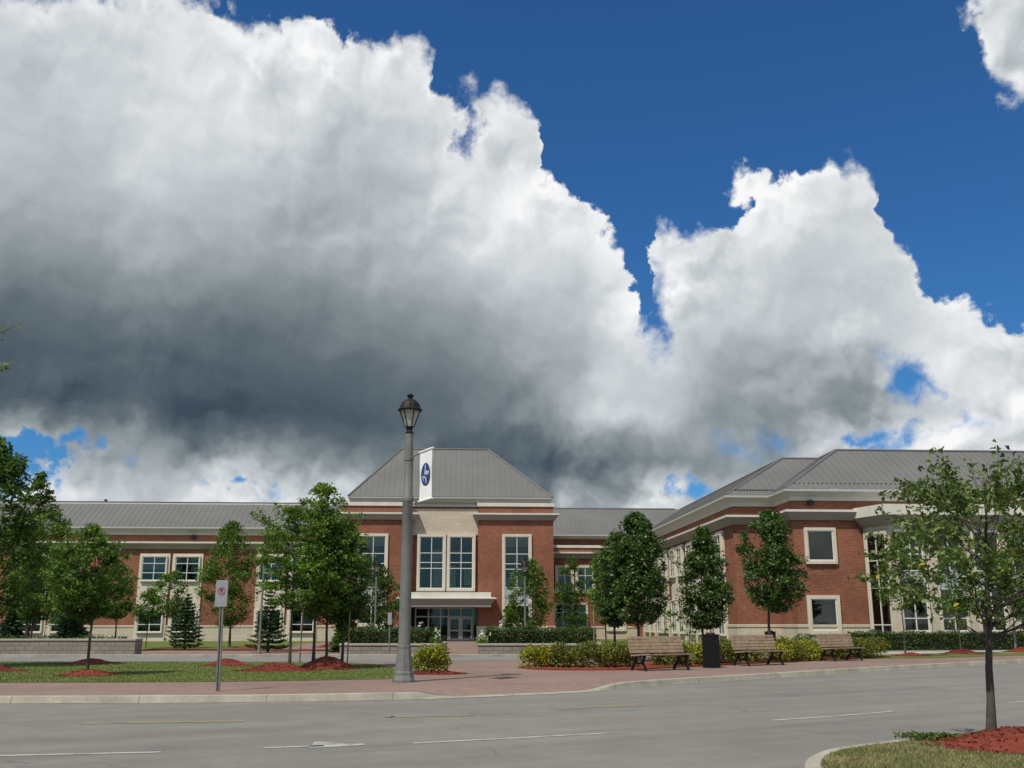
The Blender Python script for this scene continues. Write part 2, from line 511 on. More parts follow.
# ------------------------------------------------------------------ mesh helpers
class MB:
    def __init__(s):
        s.v = []; s.f = []; s.k = []; s.mi = 0

    def add(s, vs, fs):
        o = len(s.v)
        s.v += [tuple(v) for v in vs]
        for f in fs:
            s.f.append([i + o for i in f]); s.k.append(s.mi)
        return s

    def box(s, x0, x1, y0, y1, z0, z1):
        return s.add([(x0, y0, z0), (x1, y0, z0), (x1, y1, z0), (x0, y1, z0), (x0, y0, z1), (x1, y0, z1), (x1, y1, z1), (x0, y1, z1)],
                     [(0, 3, 2, 1), (4, 5, 6, 7), (0, 1, 5, 4), (1, 2, 6, 5), (2, 3, 7, 6), (3, 0, 4, 7)])

    def prism(s, poly, z0, z1, top_inset=0.):
        n = len(poly)
        a = sum(poly[i][0] * poly[(i + 1) % n][1] - poly[(i + 1) % n][0] * poly[i][1] for i in range(n))
        if a < 0: poly = poly[::-1]
        vs = [(x, y, z0) for x, y in poly] + [(x, y, z1) for x, y in poly]
        return s.add(vs, [tuple(range(n))[::-1], tuple(range(n, 2 * n))] + [(i, (i + 1) % n, (i + 1) % n + n, i + n) for i in range(n)])

    def ngon(s, pts):
        return s.add(pts, [tuple(range(len(pts)))])

    def tube(s, pts, rad, n=8, cap=True):
        pts = [Vector(p) for p in pts]
        if not hasattr(rad, '__len__'): rad = [rad] * len(pts)
        vs = []; fs = []
        up = Vector((0, 0, 1))
        for i, p in enumerate(pts):
            d = (pts[min(i + 1, len(pts) - 1)] - pts[max(i - 1, 0)]).normalized()
            a = d.cross(up)
            if a.length < .05: a = d.cross(Vector((1, 0, 0)))
            a.normalize(); b = d.cross(a)
            for j in range(n):
                t = 2 * math.pi * j / n
                vs.append(p + (a * math.cos(t) + b * math.sin(t)) * rad[i])
        for i in range(len(pts) - 1):
            for j in range(n):
                k = (j + 1) % n
                fs.append((i * n + j, (i + 1) * n + j, (i + 1) * n + k, i * n + k))
        if cap:
            fs.append(tuple(range(n))); fs.append(tuple(range((len(pts) - 1) * n, len(pts) * n))[::-1])
        return s.add(vs, fs)

    def lathe(s, prof, n=20, c=(0, 0), a0=0.):
        vs = []; fs = []
        for r, z in prof:
            for j in range(n):
                t = 2 * math.pi * j / n + a0
                vs.append((c[0] + r * math.cos(t), c[1] + r * math.sin(t), z))
        for i in range(len(prof) - 1):
            for j in range(n):
                k = (j + 1) % n
                fs.append((i * n + j, i * n + k, (i + 1) * n + k, (i + 1) * n + j))
        fs.append(tuple(range(n))[::-1]); fs.append(tuple(range((len(prof) - 1) * n, len(prof) * n)))
        return s.add(vs, fs)

    def build(s, name, mats, parent=None, smooth=False, loc=None, rotz=0., bevel=0.):
        me = bpy.data.meshes.new(name)
        me.from_pydata(s.v, [], s.f)
        if not isinstance(mats, (list, tuple)): mats = [mats]
        for m in mats: me.materials.append(m)
        if len(mats) > 1: me.polygons.foreach_set('material_index', s.k)
        if smooth:
            me.polygons.foreach_set('use_smooth', [True] * len(me.polygons))
            me.set_sharp_from_angle(angle=R(40))
        me.validate()
        o = bpy.data.objects.new(name, me)
        col.objects.link(o)
        if parent: o.parent = parent
        if loc: o.location = loc
        o.rotation_euler.z = rotz
        if bevel:
            b = o.modifiers.new('bevel', 'BEVEL'); b.width = bevel; b.segments = 2; b.limit_method = 'ANGLE'
        return o


def tag(o, label=None, cat=None, group=None, kind=None):
    if label: o['label'] = label
    if cat: o['category'] = cat
    if group: o['group'] = group
    if kind: o['kind'] = kind
    return o


def empty(name, loc, label=None, cat=None, group=None, rotz=0.):
    o = bpy.data.objects.new(name, None)
    o.empty_display_size = .3
    col.objects.link(o)
    o.location = loc
    o.rotation_euler.z = rotz
    return tag(o, label, cat, group)


def copy_tree(o, parent=None):
    c = o.copy(); col.objects.link(c)
    if parent: c.parent = parent
    for ch in list(o.children): copy_tree(ch, c)
    return c


GZ = .12        # level of everything behind the kerb

# ------------------------------------------------------------------ ground, road, kerbs
def smooth_line(pts, n=6):
    out = []
    P = [pts[0]] + list(pts) + [pts[-1]]
    for i in range(1, len(P) - 2):
        for k in range(n):
            t = k / n
            q = []
            for a in (0, 1):
                p0, p1, p2, p3 = P[i - 1][a], P[i][a], P[i + 1][a], P[i + 2][a]
                q.append(.5 * (2 * p1 + (p2 - p0) * t + (2 * p0 - 5 * p1 + 4 * p2 - p3) * t * t + (3 * p1 - p0 - 3 * p2 + p3) * t ** 3))
            out.append(tuple(q))
    out.append(tuple(pts[-1]))
    return out


def sheet(name, poly, z, mat, kind='structure'):
    mb = MB()
    me_pts = [(x, y, z) for x, y in poly]
    n = len(poly)
    a = sum(poly[i][0] * poly[(i + 1) % n][1] - poly[(i + 1) % n][0] * poly[i][1] for i in range(n))
    if a < 0: me_pts = me_pts[::-1]
    bm = bmesh.new()
    f = bm.faces.new([bm.verts.new(p) for p in me_pts])
    bmesh.ops.triangulate(bm, faces=[f])
    me = bpy.data.meshes.new(name); bm.to_mesh(me); bm.free()
    me.materials.append(mat)
    o = bpy.data.objects.new(name, me); col.objects.link(o)
    return tag(o, kind=kind)


ROADZ = 0.0
bigroad = sheet('road', [(-900, -900), (900, -900), (900, 900), (-900, 900)], ROADZ, M_asphalt)

KERB = smooth_line([(-60, 14.2), (-30, 18.0), (-16, 19.5), (-9.9, 20.0), (-5.8, 20.25), (-3.2, 20.75), (-1.5, 21.25), (.1, 22.2), (1.7, 23.3), (2.7, 24.7), (4.8, 26.8), (8.3, 30.0),
                    (12.7, 34.1), (19.5, 39.7), (30, 47), (60, 64)], 4)
KW = .17


def offset(line, d):
    out = []
    for i, p in enumerate(line):
        a = Vector(line[max(i - 1, 0)]); b = Vector(line[min(i + 1, len(line) - 1)])
        t = (b - a).normalized()
        out.append((p[0] - t.y * d, p[1] + t.x * d))
    return out


def kerb(name, line, w, hfun, mat):
    """a kerb of width w whose height follows hfun(x), with a sloped face and joints every few metres"""
    mb = MB()
    inner = offset(line, w); lip = offset(line, .035)
    gut = offset(line, -.03)
    n = len(line)
    vs = []
    for i in range(n):
        h = hfun(line[i][0])
        vs += [(*gut[i], .006), (*line[i], .010), (*lip[i], h - .01), (*offset(line, .055)[i], h), (*inner[i], h + .002), (*inner[i], -.1)]
    fs = []
    for i in range(n - 1):
        for k in range(5):
            fs.append((i * 6 + k, (i + 1) * 6 + k, (i + 1) * 6 + k + 1, i * 6 + k + 1))
    mb.add(vs, fs)
    return tag(mb.build(name, mat), kind='structure')


def kerb_h(x):
    # dropped kerb at the crossing between the lamp and the benches
    if x < -2.0 or x > 2.8: return .135
    if -1.2 < x < 1.7: return .028
    t = (x + 2.0) / .8 if x < 0 else (2.8 - x) / 1.1
    return .135 + (.028 - .135) * (t * t * (3 - 2 * t))


def dense(line, step=.5):
    out = [line[0]]
    for a, b in zip(line[:-1], line[1:]):
        d = math.dist(a, b); k = max(1, int(d / step)) if abs(a[0]) < 35 else 1
        for i in range(1, k + 1): out.append((a[0] + (b[0] - a[0]) * i / k, a[1] + (b[1] - a[1]) * i / k))
    return out


KERB = dense(KERB)


def kerb_material():
    m = bpy.data.materials.new('kerb'); m.use_nodes = True
    g = NT(m.node_tree); bs = m.node_tree.nodes['Principled BSDF']
    tc = g.node('ShaderNodeTexCoord'); v = tc.outputs['Object']
    c = g.mix(g.maprange(g.noise(v, 1.6, 6, .65), .35, .68), (.25, .232, .185, 1), (.39, .365, .30, 1))
    k = g.maprange(g.noise(v, 30., 4, .7), .3, .7, .85, 1.15)
    s = g.node('ShaderNodeSeparateXYZ'); g.put(s.inputs[0], v)
    j = g.m('LESS_THAN', g.m('FRACT', g.m('DIVIDE', s.outputs[0], 2.4)), .006)
    c = g.mix(g.m('MULTIPLY', j, .7), g.mix(1., c, g.xyz(k, k, k), 'MULTIPLY'), (.05, .045, .04, 1))
    g.put(bs.inputs['Base Color'], c); bs.inputs['Roughness'].default_value = .9
    return m


M_kerb = kerb_material()
kerb('kerb', KERB, KW, kerb_h, M_kerb)
back = offset(KERB, KW - .01)
g_sheet = sheet('ground', back + [(900, 120), (900, 900), (-900, 900), (-900, 14)], .118, M_grass)
# slope the paving down to the dropped kerb: the paved sheet's front row follows the kerb
CUTB = [p for p in offset(KERB, KW) if p[0] < 31]


def z_front(x): return kerb_h(x) - .004


def paving():
    bm = bmesh.new()
    mid = offset(CUTB, .8)
    low = [bm.verts.new((p[0], p[1], max(z_front(p[0]), .124 if kerb_h(p[0]) > .13 else 0))) for p in CUTB]
    md = [bm.verts.new((p[0], p[1], .124)) for p in mid]
    for i in range(len(low) - 1):
        bm.faces.new((low[i], low[i + 1], md[i + 1], md[i]))
    tail = [(24.5, 46.5), (17.3, 42.2), (15.8, 42.6), (14.4, 44.4), (9, 47), (4.0, 48), (6, 62), (6, 79), (-14, 79), (-14, 54), (-19, 53.2), (-60, 53.2)]
    f = bm.faces.new(md + [bm.verts.new((x, y, .124)) for x, y in tail])
    bmesh.ops.triangulate(bm, faces=[f])
    me = bpy.data.meshes.new('pavement'); bm.to_mesh(me); bm.free(); me.materials.append(M_paver)
    o = bpy.data.objects.new('pavement', me); col.objects.link(o); tag(o, kind='structure')


# the ground sheet must dip with the paving at the crossing: cut it back there
bm = bmesh.new()
bpy.data.objects.remove(g_sheet)
gl = [q_ if -2.6 < p[0] < 3.4 else p for p, q_ in zip(back, offset(KERB, 1.1))]
sheet('ground', gl + [(900, 120), (900, 900), (-900, 900), (-900, 14)], .118, M_grass)
bm.free()
paving()

LAWN = smooth_line([(-60, 22.5), (-20, 23.9), (-12.2, 24.6), (-7.5, 24.95), (-3.6, 26.0), (-3.0, 26.6), (-3.1, 29), (-3.9, 33.0), (-5.5, 36.2), (-10, 37.4), (-20, 37.6), (-60, 37.6)], 4)
sheet('lawn', LAWN, .132, M_grass)
DRIVE = smooth_line([(-60, 37.9), (-20, 37.9), (-3, 38.4), (1, 40.3), (7, 43.2), (16.7, 46.2), (23.8, 49.3), (40, 57)], 4) + smooth_line([(40, 63), (26, 56.5), (20, 53.2), (14, 50.8), (8, 48), (3, 44.2), (-3, 43.2), (-20, 43.2), (-60, 43.2)], 4)
sheet('driveway', DRIVE, .128, M_drive)
# far kerb of the driveway
dk = MB()
lk = smooth_line([(-60, 43.2), (-20, 43.2), (-3, 43.2), (3, 44.0)], 4)
for a, b in zip(lk[:-1], lk[1:]):
    dk.add([(a[0], a[1], .1), (b[0], b[1], .1), (b[0], b[1], .21), (a[0], a[1], .21), (a[0], a[1] + .3, .22), (b[0], b[1] + .3, .22), (a[0], a[1] + .3, .1), (b[0], b[1] + .3, .1)],
           [(0, 1, 2, 3), (3, 2, 5, 4), (4, 5, 7, 6)])
tag(dk.build('driveway_kerb', M_kerb), kind='structure')
sheet('verge', [(13.2, 40.6), (17, 41.6), (23.8, 46.3), (40, 56.2), (40, 57.2), (23.8, 49.2), (16.7, 45.8), (13.5, 43.5)], .133, M_grass)
PATHR = [(15.0, 44.6), (17.3, 46.6), (24, 50.4), (40, 59.5), (40, 62), (24, 52.5), (17, 49.5), (14, 47.6)]
sheet('footpath', PATHR, .137, M_path)

# traffic island at the bottom right
ISL = smooth_line([(2.55, 8.6), (2.72, 9.8), (2.98, 10.9), (3.42, 11.75), (3.9, 12.25), (4.45, 12.66), (5.1, 13.2), (6.0, 13.85), (7.2, 14.62), (9.5, 16.1), (14, 19)], 5)
ISL = [(p[0], p[1]) for p in ISL]


def island_kerb():
    mb = MB(); n = len(ISL); vs = []
    a1 = offset(ISL, -.035); a2 = offset(ISL, -.06); a3 = offset(ISL, -.19); g0 = offset(ISL, .03)
    for i in range(n):
        vs += [(*g0[i], .006), (*ISL[i], .010), (*a1[i], .115), (*a2[i], .128), (*a3[i], .13), (*a3[i], -.05)]
    fs = []
    for i in range(n - 1):
        for k in range(5): fs.append((i * 6 + k, i * 6 + k + 1, (i + 1) * 6 + k + 1, (i + 1) * 6 + k))
    mb.add(vs, fs)
    tag(mb.build('island_kerb', M_kerb), kind='structure')


island_kerb()
isl_in = offset(ISL, -.185)
sheet('island_grass', isl_in + [(16, 14), (9.5, 11.8), (6.6, 10.95), (5.35, 10.3), (4.6, 8.6)], .122, M_drygrass)
sheet('island_paving', [(4.6, 8.6), (5.35, 10.3), (6.6, 10.95), (9.5, 11.8), (16, 14), (16, 8.6)], .126, M_path)
sheet('island_base', isl_in + [(16, 14), (16, 8.6)], .114, M_concrete)

# the near side of the road, where the photographer stands
sheet('near_verge', [(-900, -900), (1.2, -900), (1.2, 6.6), (.6, 7.4), (-.4, 7.9), (-12, 6.9), (-60, 3), (-900, 3)], .12, M_grass)
nk = MB(); nl = [(1.2, -60), (1.2, 6.6), (.95, 7.05), (.6, 7.4), (.15, 7.7), (-.4, 7.9), (-12, 6.9), (-60, 3)]
na = offset(nl, -.02); nb_ = offset(nl, .16)
for i in range(len(nl) - 1):
    nk.add([(*na[i], .004), (*na[i + 1], .004), (*nl[i + 1], .13), (*nl[i], .13), (*nb_[i], .132), (*nb_[i + 1], .132)], [(0, 1, 2, 3), (3, 2, 5, 4)])
tag(nk.build('near_kerb', M_kerb), kind='structure')

# road markings
M_white_paint = paint_material('white_road_paint', (.40, .40, .37), .72)
M_yellow_paint = paint_material('yellow_road_paint', (.27, .215, .11), .60)


def stripe(line, w, z=.005):
    mb = MB(); a = offset(line, w / 2); b = offset(line, -w / 2)
    for i in range(len(line) - 1):
        mb.ngon([(*b[i], z), (*b[i + 1], z), (*a[i + 1], z), (*a[i], z)])
    return mb


mk = MB()
for ln in ([(-9.5, 11.7), (-7.5, 11.98), (-5.94, 12.28), (-4.19, 12.62)], [(-1.27, 13.52), (0, 14.1), (1.34, 14.74)], [(4.13, 16.62), (5.4, 17.4), (6.64, 18.28)], [(9.6, 20.2), (11, 21.2), (12.3, 22.15)]):
    q = stripe(smooth_line(ln, 4), .11); mk.add(q.v, q.f)
tag(mk.build('lane_marking', M_white_paint), kind='structure')
# worn turn arrow: shaft with a bent head
ar = MB()
ar.ngon([(-3.05, 12.98, .005), (-2.35, 13.18, .005), (-2.37, 13.30, .005), (-3.07, 13.08, .005)])
ar.ngon([(-2.50, 13.00, .005), (-1.90, 13.28, .005), (-2.10, 13.44, .005), (-2.56, 13.72, .005)])
ar.ngon([(-2.1, 13.25, .0055), (-1.85, 13.30, .0055), (-1.90, 13.48, .0055), (-2.12, 13.42, .0055)])
tag(ar.build('turn_arrow', M_white_paint), kind='structure')
ye = MB()
for ln in ([(-6.6, 16.1), (-5.69, 16.29), (-4.2, 16.5)], [(-2.0, 17.2), (-1.84, 17.23), (-.7, 17.6)], [(0.8, 18.75), (1.5, 19.2), (2.38, 19.6)]):
    q = stripe(smooth_line(ln, 4), .26); ye.add(q.v, q.f)
tag(ye.build('yellow_marking', M_yellow_paint), kind='structure')

# drain grate and repair patch give the asphalt some history
M_patch = material('patch_asphalt', (.085, .083, .079), .9, var=.12, scale=3, bump=.3)

# ------------------------------------------------------------------ the building
BLD = empty('school_building', (-5.13, 80.0, 0), 'long two-storey red brick and limestone building with grey metal roofs behind the plaza', 'building', rotz=R(3.2))


def poly_ribs(mb, poly, up, step=.45, h=.02, w=.022):
    """raised standing seams running up a roof plane; poly is planar, up = upslope direction"""
    P = [Vector(p) for p in poly]
    n = None
    for i in range(len(P) - 2):
        n = (P[1] - P[0]).cross(P[i + 2] - P[0])
        if n.length > 1e-6: break
    n.normalize()
    if n.z < 0: n = -n
    up = Vector(up); up = (up - n * up.dot(n)).normalized()
    side = up.cross(n).normalized()
    o = P[0]
    q = [((p - o).dot(side), (p - o).dot(up)) for p in P]
    a0 = min(x for x, _ in q); a1 = max(x for x, _ in q)
    k = math.ceil(a0 / step)
    while k * step < a1:
        x = k * step; ys = []
        for i in range(len(q)):
            (xa, ya), (xb, yb) = q[i], q[(i + 1) % len(q)]
            if (xa - x) * (xb - x) < 0: ys.append(ya + (yb - ya) * (x - xa) / (xb - xa))
        if len(ys) >= 2:
            y0, y1 = min(ys), max(ys)
            if y1 - y0 > .1:
                vs = []
                for yy in (y0, y1):
                    for dx, dh in ((-w / 2, 0), (-w / 2, h), (w / 2, h), (w / 2, 0)):
                        vs.append(o + side * (x + dx) + up * yy + n * dh)
                mb.add(vs, [(0, 1, 5, 4), (1, 2, 6, 5), (2, 3, 7, 6), (0, 3, 2, 1), (4, 5, 6, 7)])
        k += 1


def profile(path, prof, mb, closed_ends=True):
    """sweep a (out, z) profile along a plan path; outward is the right-hand side of travel"""
    n = len(path); m = len(prof); vs = []
    for i in range(n):
        p = Vector(path[i])
        dirs = []
        if i > 0: dirs.append((p - Vector(path[i - 1])).normalized())
        if i < n - 1: dirs.append((Vector(path[i + 1]) - p).normalized())
        ns = [Vector((d.y, -d.x)) for d in dirs]
        if len(ns) == 2:
            b = (ns[0] + ns[1]).normalized(); b = b / max(.3, b.dot(ns[0]))
        else: b = ns[0]
        for o, z in prof: vs.append((p.x + b.x * o, p.y + b.y * o, z))
    fs = []
    for i in range(n - 1):
        for j in range(m - 1):
            fs.append((i * m + j, i * m + j + 1, (i + 1) * m + j + 1, (i + 1) * m + j))
    if closed_ends:
        fs.append(tuple(range(m))[::-1]); fs.append(tuple(range((n - 1) * m, n * m)))
    return mb.add(vs, fs)


# -- walls
w = MB(); w.box(-60, -8.43, 2, 16, 0, 8.62); w.build('wall', M_brick, BLD)                       # left wing
w = MB(); w.box(-8.45, -2.75, 0, 9.3, 0, 10.9); w.build('wall', M_brick, BLD)
w = MB(); w.box(2.45, 8.45, 0, 9.3, 0, 10.9); w.build('wall', M_brick, BLD)
w = MB(); w.box(-2.748, 2.448, .5, 9.3, 2.95, 10.9)
w.build('wall', M_brick, BLD)
w = MB(); w.box(8.46, 17.28, 10, 18, 0, 8.8); w.build('wall', M_brick, BLD)                       # connector
w = MB(); w.prism([(17.3, 22), (17.3, -20.5), (19.9, -20.5), (19.9, -23.6), (60, -23.6), (60, -15), (26.5, -15), (26.5, 22)], 0, 8.62); w.build('wall', M_brick, BLD)
w = MB(); w.prism([(24.0, -23.58), (24.6, -25.6), (60, -25.6), (60, -23.58)], 0, 7.0); w.build('portico_wall', M_stone, BLD)

# -- stone bases
def base(path, z):
    mb = MB(); profile(path, [(.0, 0), (.05, 0), (.05, z - .14), (.09, z - .13), (.09, z), (0, z + .02)], mb); return mb.build('stone_base', M_stone, BLD)


base([(-60, 2), (-8.46, 2)], 1.30)
base([(-8.45, 9), (-8.45, 0), (-2.75, 0), (-2.75, 2)], 1.25)
base([(2.45, 2), (2.45, 0), (8.45, 0), (8.45, 10)], 1.25)
base([(8.55, 10), (16.95, 10)], 1.20)
base([(17.3, 10), (17.3, -20.5), (19.9, -20.5), (19.9, -23.6), (23.95, -23.6)], 1.40)

# -- cornices: eave gutter, strip under it, lower band with its cove coloured for shade
def eave(path, zt, inset=0., cove=.36, out=.52):
    mb = MB(); profile(path, [(0, zt), (out, zt), (out, zt - .13), (out - .05, zt - .15), (.12, zt - cove - .02), (.0, zt - cove - .02)], mb)
    mb.build('gutter', M_eave, BLD)


def strip(path, zt, zb, out=.10):
    mb = MB(); profile(path, [(0, zt), (out, zt), (out, zb), (0, zb)], mb); mb.build('trim_strip', M_trim, BLD)


def band(path, zt, zb=None, out=.50):
    zb = zb if zb is not None else zt - .52
    mb = MB(); profile(path, [(0, zt + .03), (out, zt), (out, zt - .13), (out - .04, zt - .13)], mb); a = mb.build('cornice', M_trim, BLD)
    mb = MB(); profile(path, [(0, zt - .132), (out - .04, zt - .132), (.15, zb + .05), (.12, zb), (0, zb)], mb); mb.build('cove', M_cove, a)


eave([(-60, 2), (-8.46, 2)], 8.97)
strip([(-60, 2), (-8.46, 2)], 8.60, 8.36)
band([(-60, 2), (-8.46, 2)], 7.80, 7.24)
eave([(8.46, 10), (17.3, 10)], 9.2)
strip([(8.46, 10), (16.9, 10)], 8.30, 8.06)
band([(9.0, 10), (16.9, 10)], 7.66, 7.1)
WP = [(17.3, 16), (17.3, -20.5), (19.9, -20.5), (19.9, -23.6), (60, -23.6)]
eave(WP, 8.97)
strip(WP, 8.60, 8.36)
band([(17.3, 16), (17.3, -20.5), (19.9, -20.5), (19.9, -23.6), (24.6, -23.6)], 7.80, 7.24)
# pavilion
PV = [(-7.7, 9.3), (-7.7, .15), (8.16, .15), (8.16, 9.3)]
mb = MB(); profile(PV, [(0, 11.32), (.25, 11.32), (.25, 11.2), (.18, 11.15), (.08, 10.9), (0, 10.9)], mb); mb.build('gutter', M_eave, BLD)
w = MB(); w.box(-7.7, 8.16, .15, 9.3, 10.9, 11.31); w.build('wall', M_trim, BLD)
strip([(-8.45, 9.3), (-8.45, 0), (-2.75, 0), (-2.75, .5)], 10.87, 10.58)
strip([(2.45, .5), (2.45, 0), (8.45, 0), (8.45, 9.3)], 10.87, 10.58)
strip([(-2.64, .5), (2.34, .5)], 10.87, 10.58)
band([(-8.45, 9.3), (-8.45, 0), (-2.75, 0), (-2.75, .45)], 10.02, 9.48, .45)
band([(2.45, .45), (2.45, 0), (8.45, 0), (8.45, 9.3)], 10.02, 9.48, .45)
w = MB(); w.box(-2.74, 2.44, .42, .52, 8.32, 10.42); w.build('stone_panel', M_stone, BLD)
# portico cornice
PC = [(24.0, -23.62), (24.6, -25.6), (60, -25.6)]
mb = MB(); profile(PC, [(-2, 7.92), (.60, 7.90), (.60, 7.32), (.55, 7.32)], mb); pc = mb.build('portico_cornice', M_trim, BLD)
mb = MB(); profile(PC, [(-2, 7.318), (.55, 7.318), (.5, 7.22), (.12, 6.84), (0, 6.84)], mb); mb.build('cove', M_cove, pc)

# -- roofs
def roof(polys, cap=None):
    mb = MB()
    for p, up in polys:
        mb.ngon(p); poly_ribs(mb, p, up)
    o = mb.build('roof', M_roof, BLD)
    if cap:
        cm = MB()
        for a, b in cap:
            a = Vector(a); b = Vector(b)
            cm.tube([a + Vector((0, 0, .02)), b + Vector((0, 0, .02))], .085, 6)
        cm.build('ridge_cap', M_roof, o)
    return o


E0 = 8.98
roof([([(-60, 1.48, E0), (-8.46, 1.48, E0), (-8.46, 5, 11.17), (-60, 5, 11.17)], (0, 1, .6)), ([(-60, 5, 11.17), (-8.46, 5, 11.17), (-8.46, 16, 8.6), (-60, 16, 8.6)], (0, -1, .3))])
mb = MB(); mb.box(-60, -8.5, 4.93, 5.1, 11.14, 11.27); mb.build('ridge_cap', M_roofcap, BLD)
mb = MB(); mb.box(-60, -8.5, 5.3, 5.5, 11.12, 11.40); mb.build('roof_rail', M_black, BLD)
roof([([(8.46, 9.5, 9.21), (22, 9.5, 9.21), (22, 14, 12.0), (8.46, 14, 12.0)], (0, 1, .6)), ([(8.46, 14, 12.), (22, 14, 12.), (22, 22, 8.6), (8.46, 22, 8.6)], (0, -1, .4))], [((8.46, 14, 12.), (21.4, 14, 12.))])
e = 16.78
apA = (22.0, -16.2, 12.0)
A_w = [(e, 18, E0), (e, -21.02, E0), apA, (22.0, 18, 12.0)]
A_s = [(e, -21.02, E0), (19.38, -21.02, E0), (24.45, -16.2, 12.0), apA]
B_w = [(19.38, -21.02, E0), (19.38, -24.12, E0), (24.45, -19.3, 12.05), (24.45, -16.2, 12.0)]
B_s = [(19.38, -24.12, E0), (60, -24.12, E0), (60, -19.3, 12.05), (24.45, -19.3, 12.05)]
B_n = [(24.45, -19.3, 12.05), (60, -19.3, 12.05), (60, -14, 8.6), (26.5, -14, 8.6)]
A_e = [(22.0, 18, 12), (22.0, -16.2, 12), (24.45, -16.2, 12.), (26.5, -14, 8.6), (26.5, 18, 8.6)]
roof([(A_w, (1, 0, .6)), (A_s, (0, 1, .6)), (B_w, (1, 0, .6)), (B_s, (0, 1, .6)), (B_n, (0, -1, .6)), (A_e[:3] + A_e[3:], (-1, 0, .6))],
     [((22.0, 18, 12.), apA), (apA, (24.45, -16.2, 12.)), ((e + .1, -20.95, E0), apA), ((19.45, -24.05, E0), (24.45, -19.3, 12.05)), ((24.45, -19.3, 12.05), (60, -19.3, 12.05)), ((24.45, -16.2, 12.0), (24.45, -19.3, 12.05))])
mb = MB()          # snow guards
mb.box(19.9, 27.0, -23.52, -23.48, E0 + .33, E0 + .37); mb.box(e + .55, 19.45, -20.47, -20.43, E0 + .32, E0 + .36)
for i in range(26): mb.box(19.9 + i * .27, 20.0 + i * .27, -23.55, -23.45, E0 + .35, E0 + .42)
for i in range(16): mb.box(e + .57 + i * .18, e + .67 + i * .18, -20.5, -20.4, E0 + .34, E0 + .41)
mb.build('snow_guard', M_black, BLD)
ea, eb, rz = 8.40, 4.7, 15.95; el_ = 7.92
roof([([(-el_, -.12, 11.33), (ea, -.12, 11.33), (3.36, 4.62, rz), (-4.02, 4.62, rz)], (0, 1, .9)),
      ([(ea, -.12, 11.33), (ea, 9.4, 11.33), (3.36, 4.62, rz)], (-1, 0, .9)),
      ([(-el_, 9.4, 11.33), (-el_, -.12, 11.33), (-4.02, 4.62, rz)], (1, 0, .9)),
      ([(ea, 9.4, 11.33), (-el_, 9.4, 11.33), (-4.02, 4.62, rz), (3.36, 4.62, rz)], (0, -1, .9))],
     [((-4.02, 4.62, rz), (3.36, 4.62, rz)), ((-el_, -.12, 11.33), (-4.02, 4.62, rz)), ((ea, -.12, 11.33), (3.36, 4.62, rz)), ((ea, 9.4, 11.33), (3.36, 4.62, rz))])


# -- windows.  local frame: u along the wall, v = out of the wall, z up
def window(origin, udir, u0, u1, z0, z1, cols=2, rows=None, blind=None, surround=.2, sill=True, panel=None, sur_mat=None, bar=.055, depth=.05):
    """one window: stone surround (part) with frame, glass pane and blind as sub-parts; rows = list of z of the glazing bars; panel = (za, zb) opaque spandrel"""
    ux, uy = udir; nx, ny = uy, -ux
    O = Vector((origin[0], origin[1]))

    def bx(mb, a, b, v0, v1, za, zb):
        pts = []
        for z in (za, zb):
            for (u, v) in ((a, v0), (b, v0), (b, v1), (a, v1)):
                pts.append((O.x + ux * u + nx * v, O.y + uy * u + ny * v, z))
        mb.add(pts, [(0, 1, 2, 3), (7, 6, 5, 4), (4, 5, 1, 0), (5, 6, 2, 1), (6, 7, 3, 2), (7, 4, 0, 3)])
    s = surround
    sm = MB()
    bx(sm, u0 - s, u0, 0, depth + .10, z0 - (s if sill else .01), z1 + s)
    bx(sm, u1, u1 + s, 0, depth + .10, z0 - (s if sill else .01), z1 + s)
    bx(sm, u0, u1, 0, depth + .10, z1, z1 + s)
    if sill: bx(sm, u0 - .03, u1 + .03, 0, depth + .14, z0 - s, z0)
    par = sm.build('window', sur_mat or M_smooth, BLD)
    d = MB(); bx(d, u0, u1, .003, .02, z0, z1); d.build('room_shade', M_dark, par)  # thin dark sheet paints the unlit space behind the pane
    if blind:
        b = MB()
        for (ba, bb, za, zb) in blind: bx(b, ba, bb, .024, .034, za, zb)
        b.build('blind', M_blind, par)
    gmb = MB(); bx(gmb, u0, u1, depth - .004, depth + .004, z0, z1); gmb.build('pane', M_glass, par)
    fm = MB(); fw = .06
    v0, v1 = depth + .004, depth + .05
    bx(fm, u0, u0 + fw, v0, v1, z0, z1); bx(fm, u1 - fw, u1, v0, v1, z0, z1)
    bx(fm, u0 + fw, u1 - fw, v0, v1, z0, z0 + fw * 1.3); bx(fm, u0 + fw, u1 - fw, v0, v1, z1 - fw, z1)
    for i in range(1, cols):
        u = u0 + (u1 - u0) * i / cols
        bx(fm, u - bar / 2, u + bar / 2, v0, v1 + .004, z0 + fw, z1 - fw)
    for z in rows or []: bx(fm, u0 + fw, u1 - fw, v0, v1 + .002, z - bar / 2, z + bar / 2)
    fm.build('frame', M_frame, par)
    if panel:
        pm = MB(); bx(pm, u0 + fw, u1 - fw, depth + .005, depth + .02, panel[0], panel[1]); pm.build('spandrel', M_blindw, par)
    return par


rng = random.Random(5)
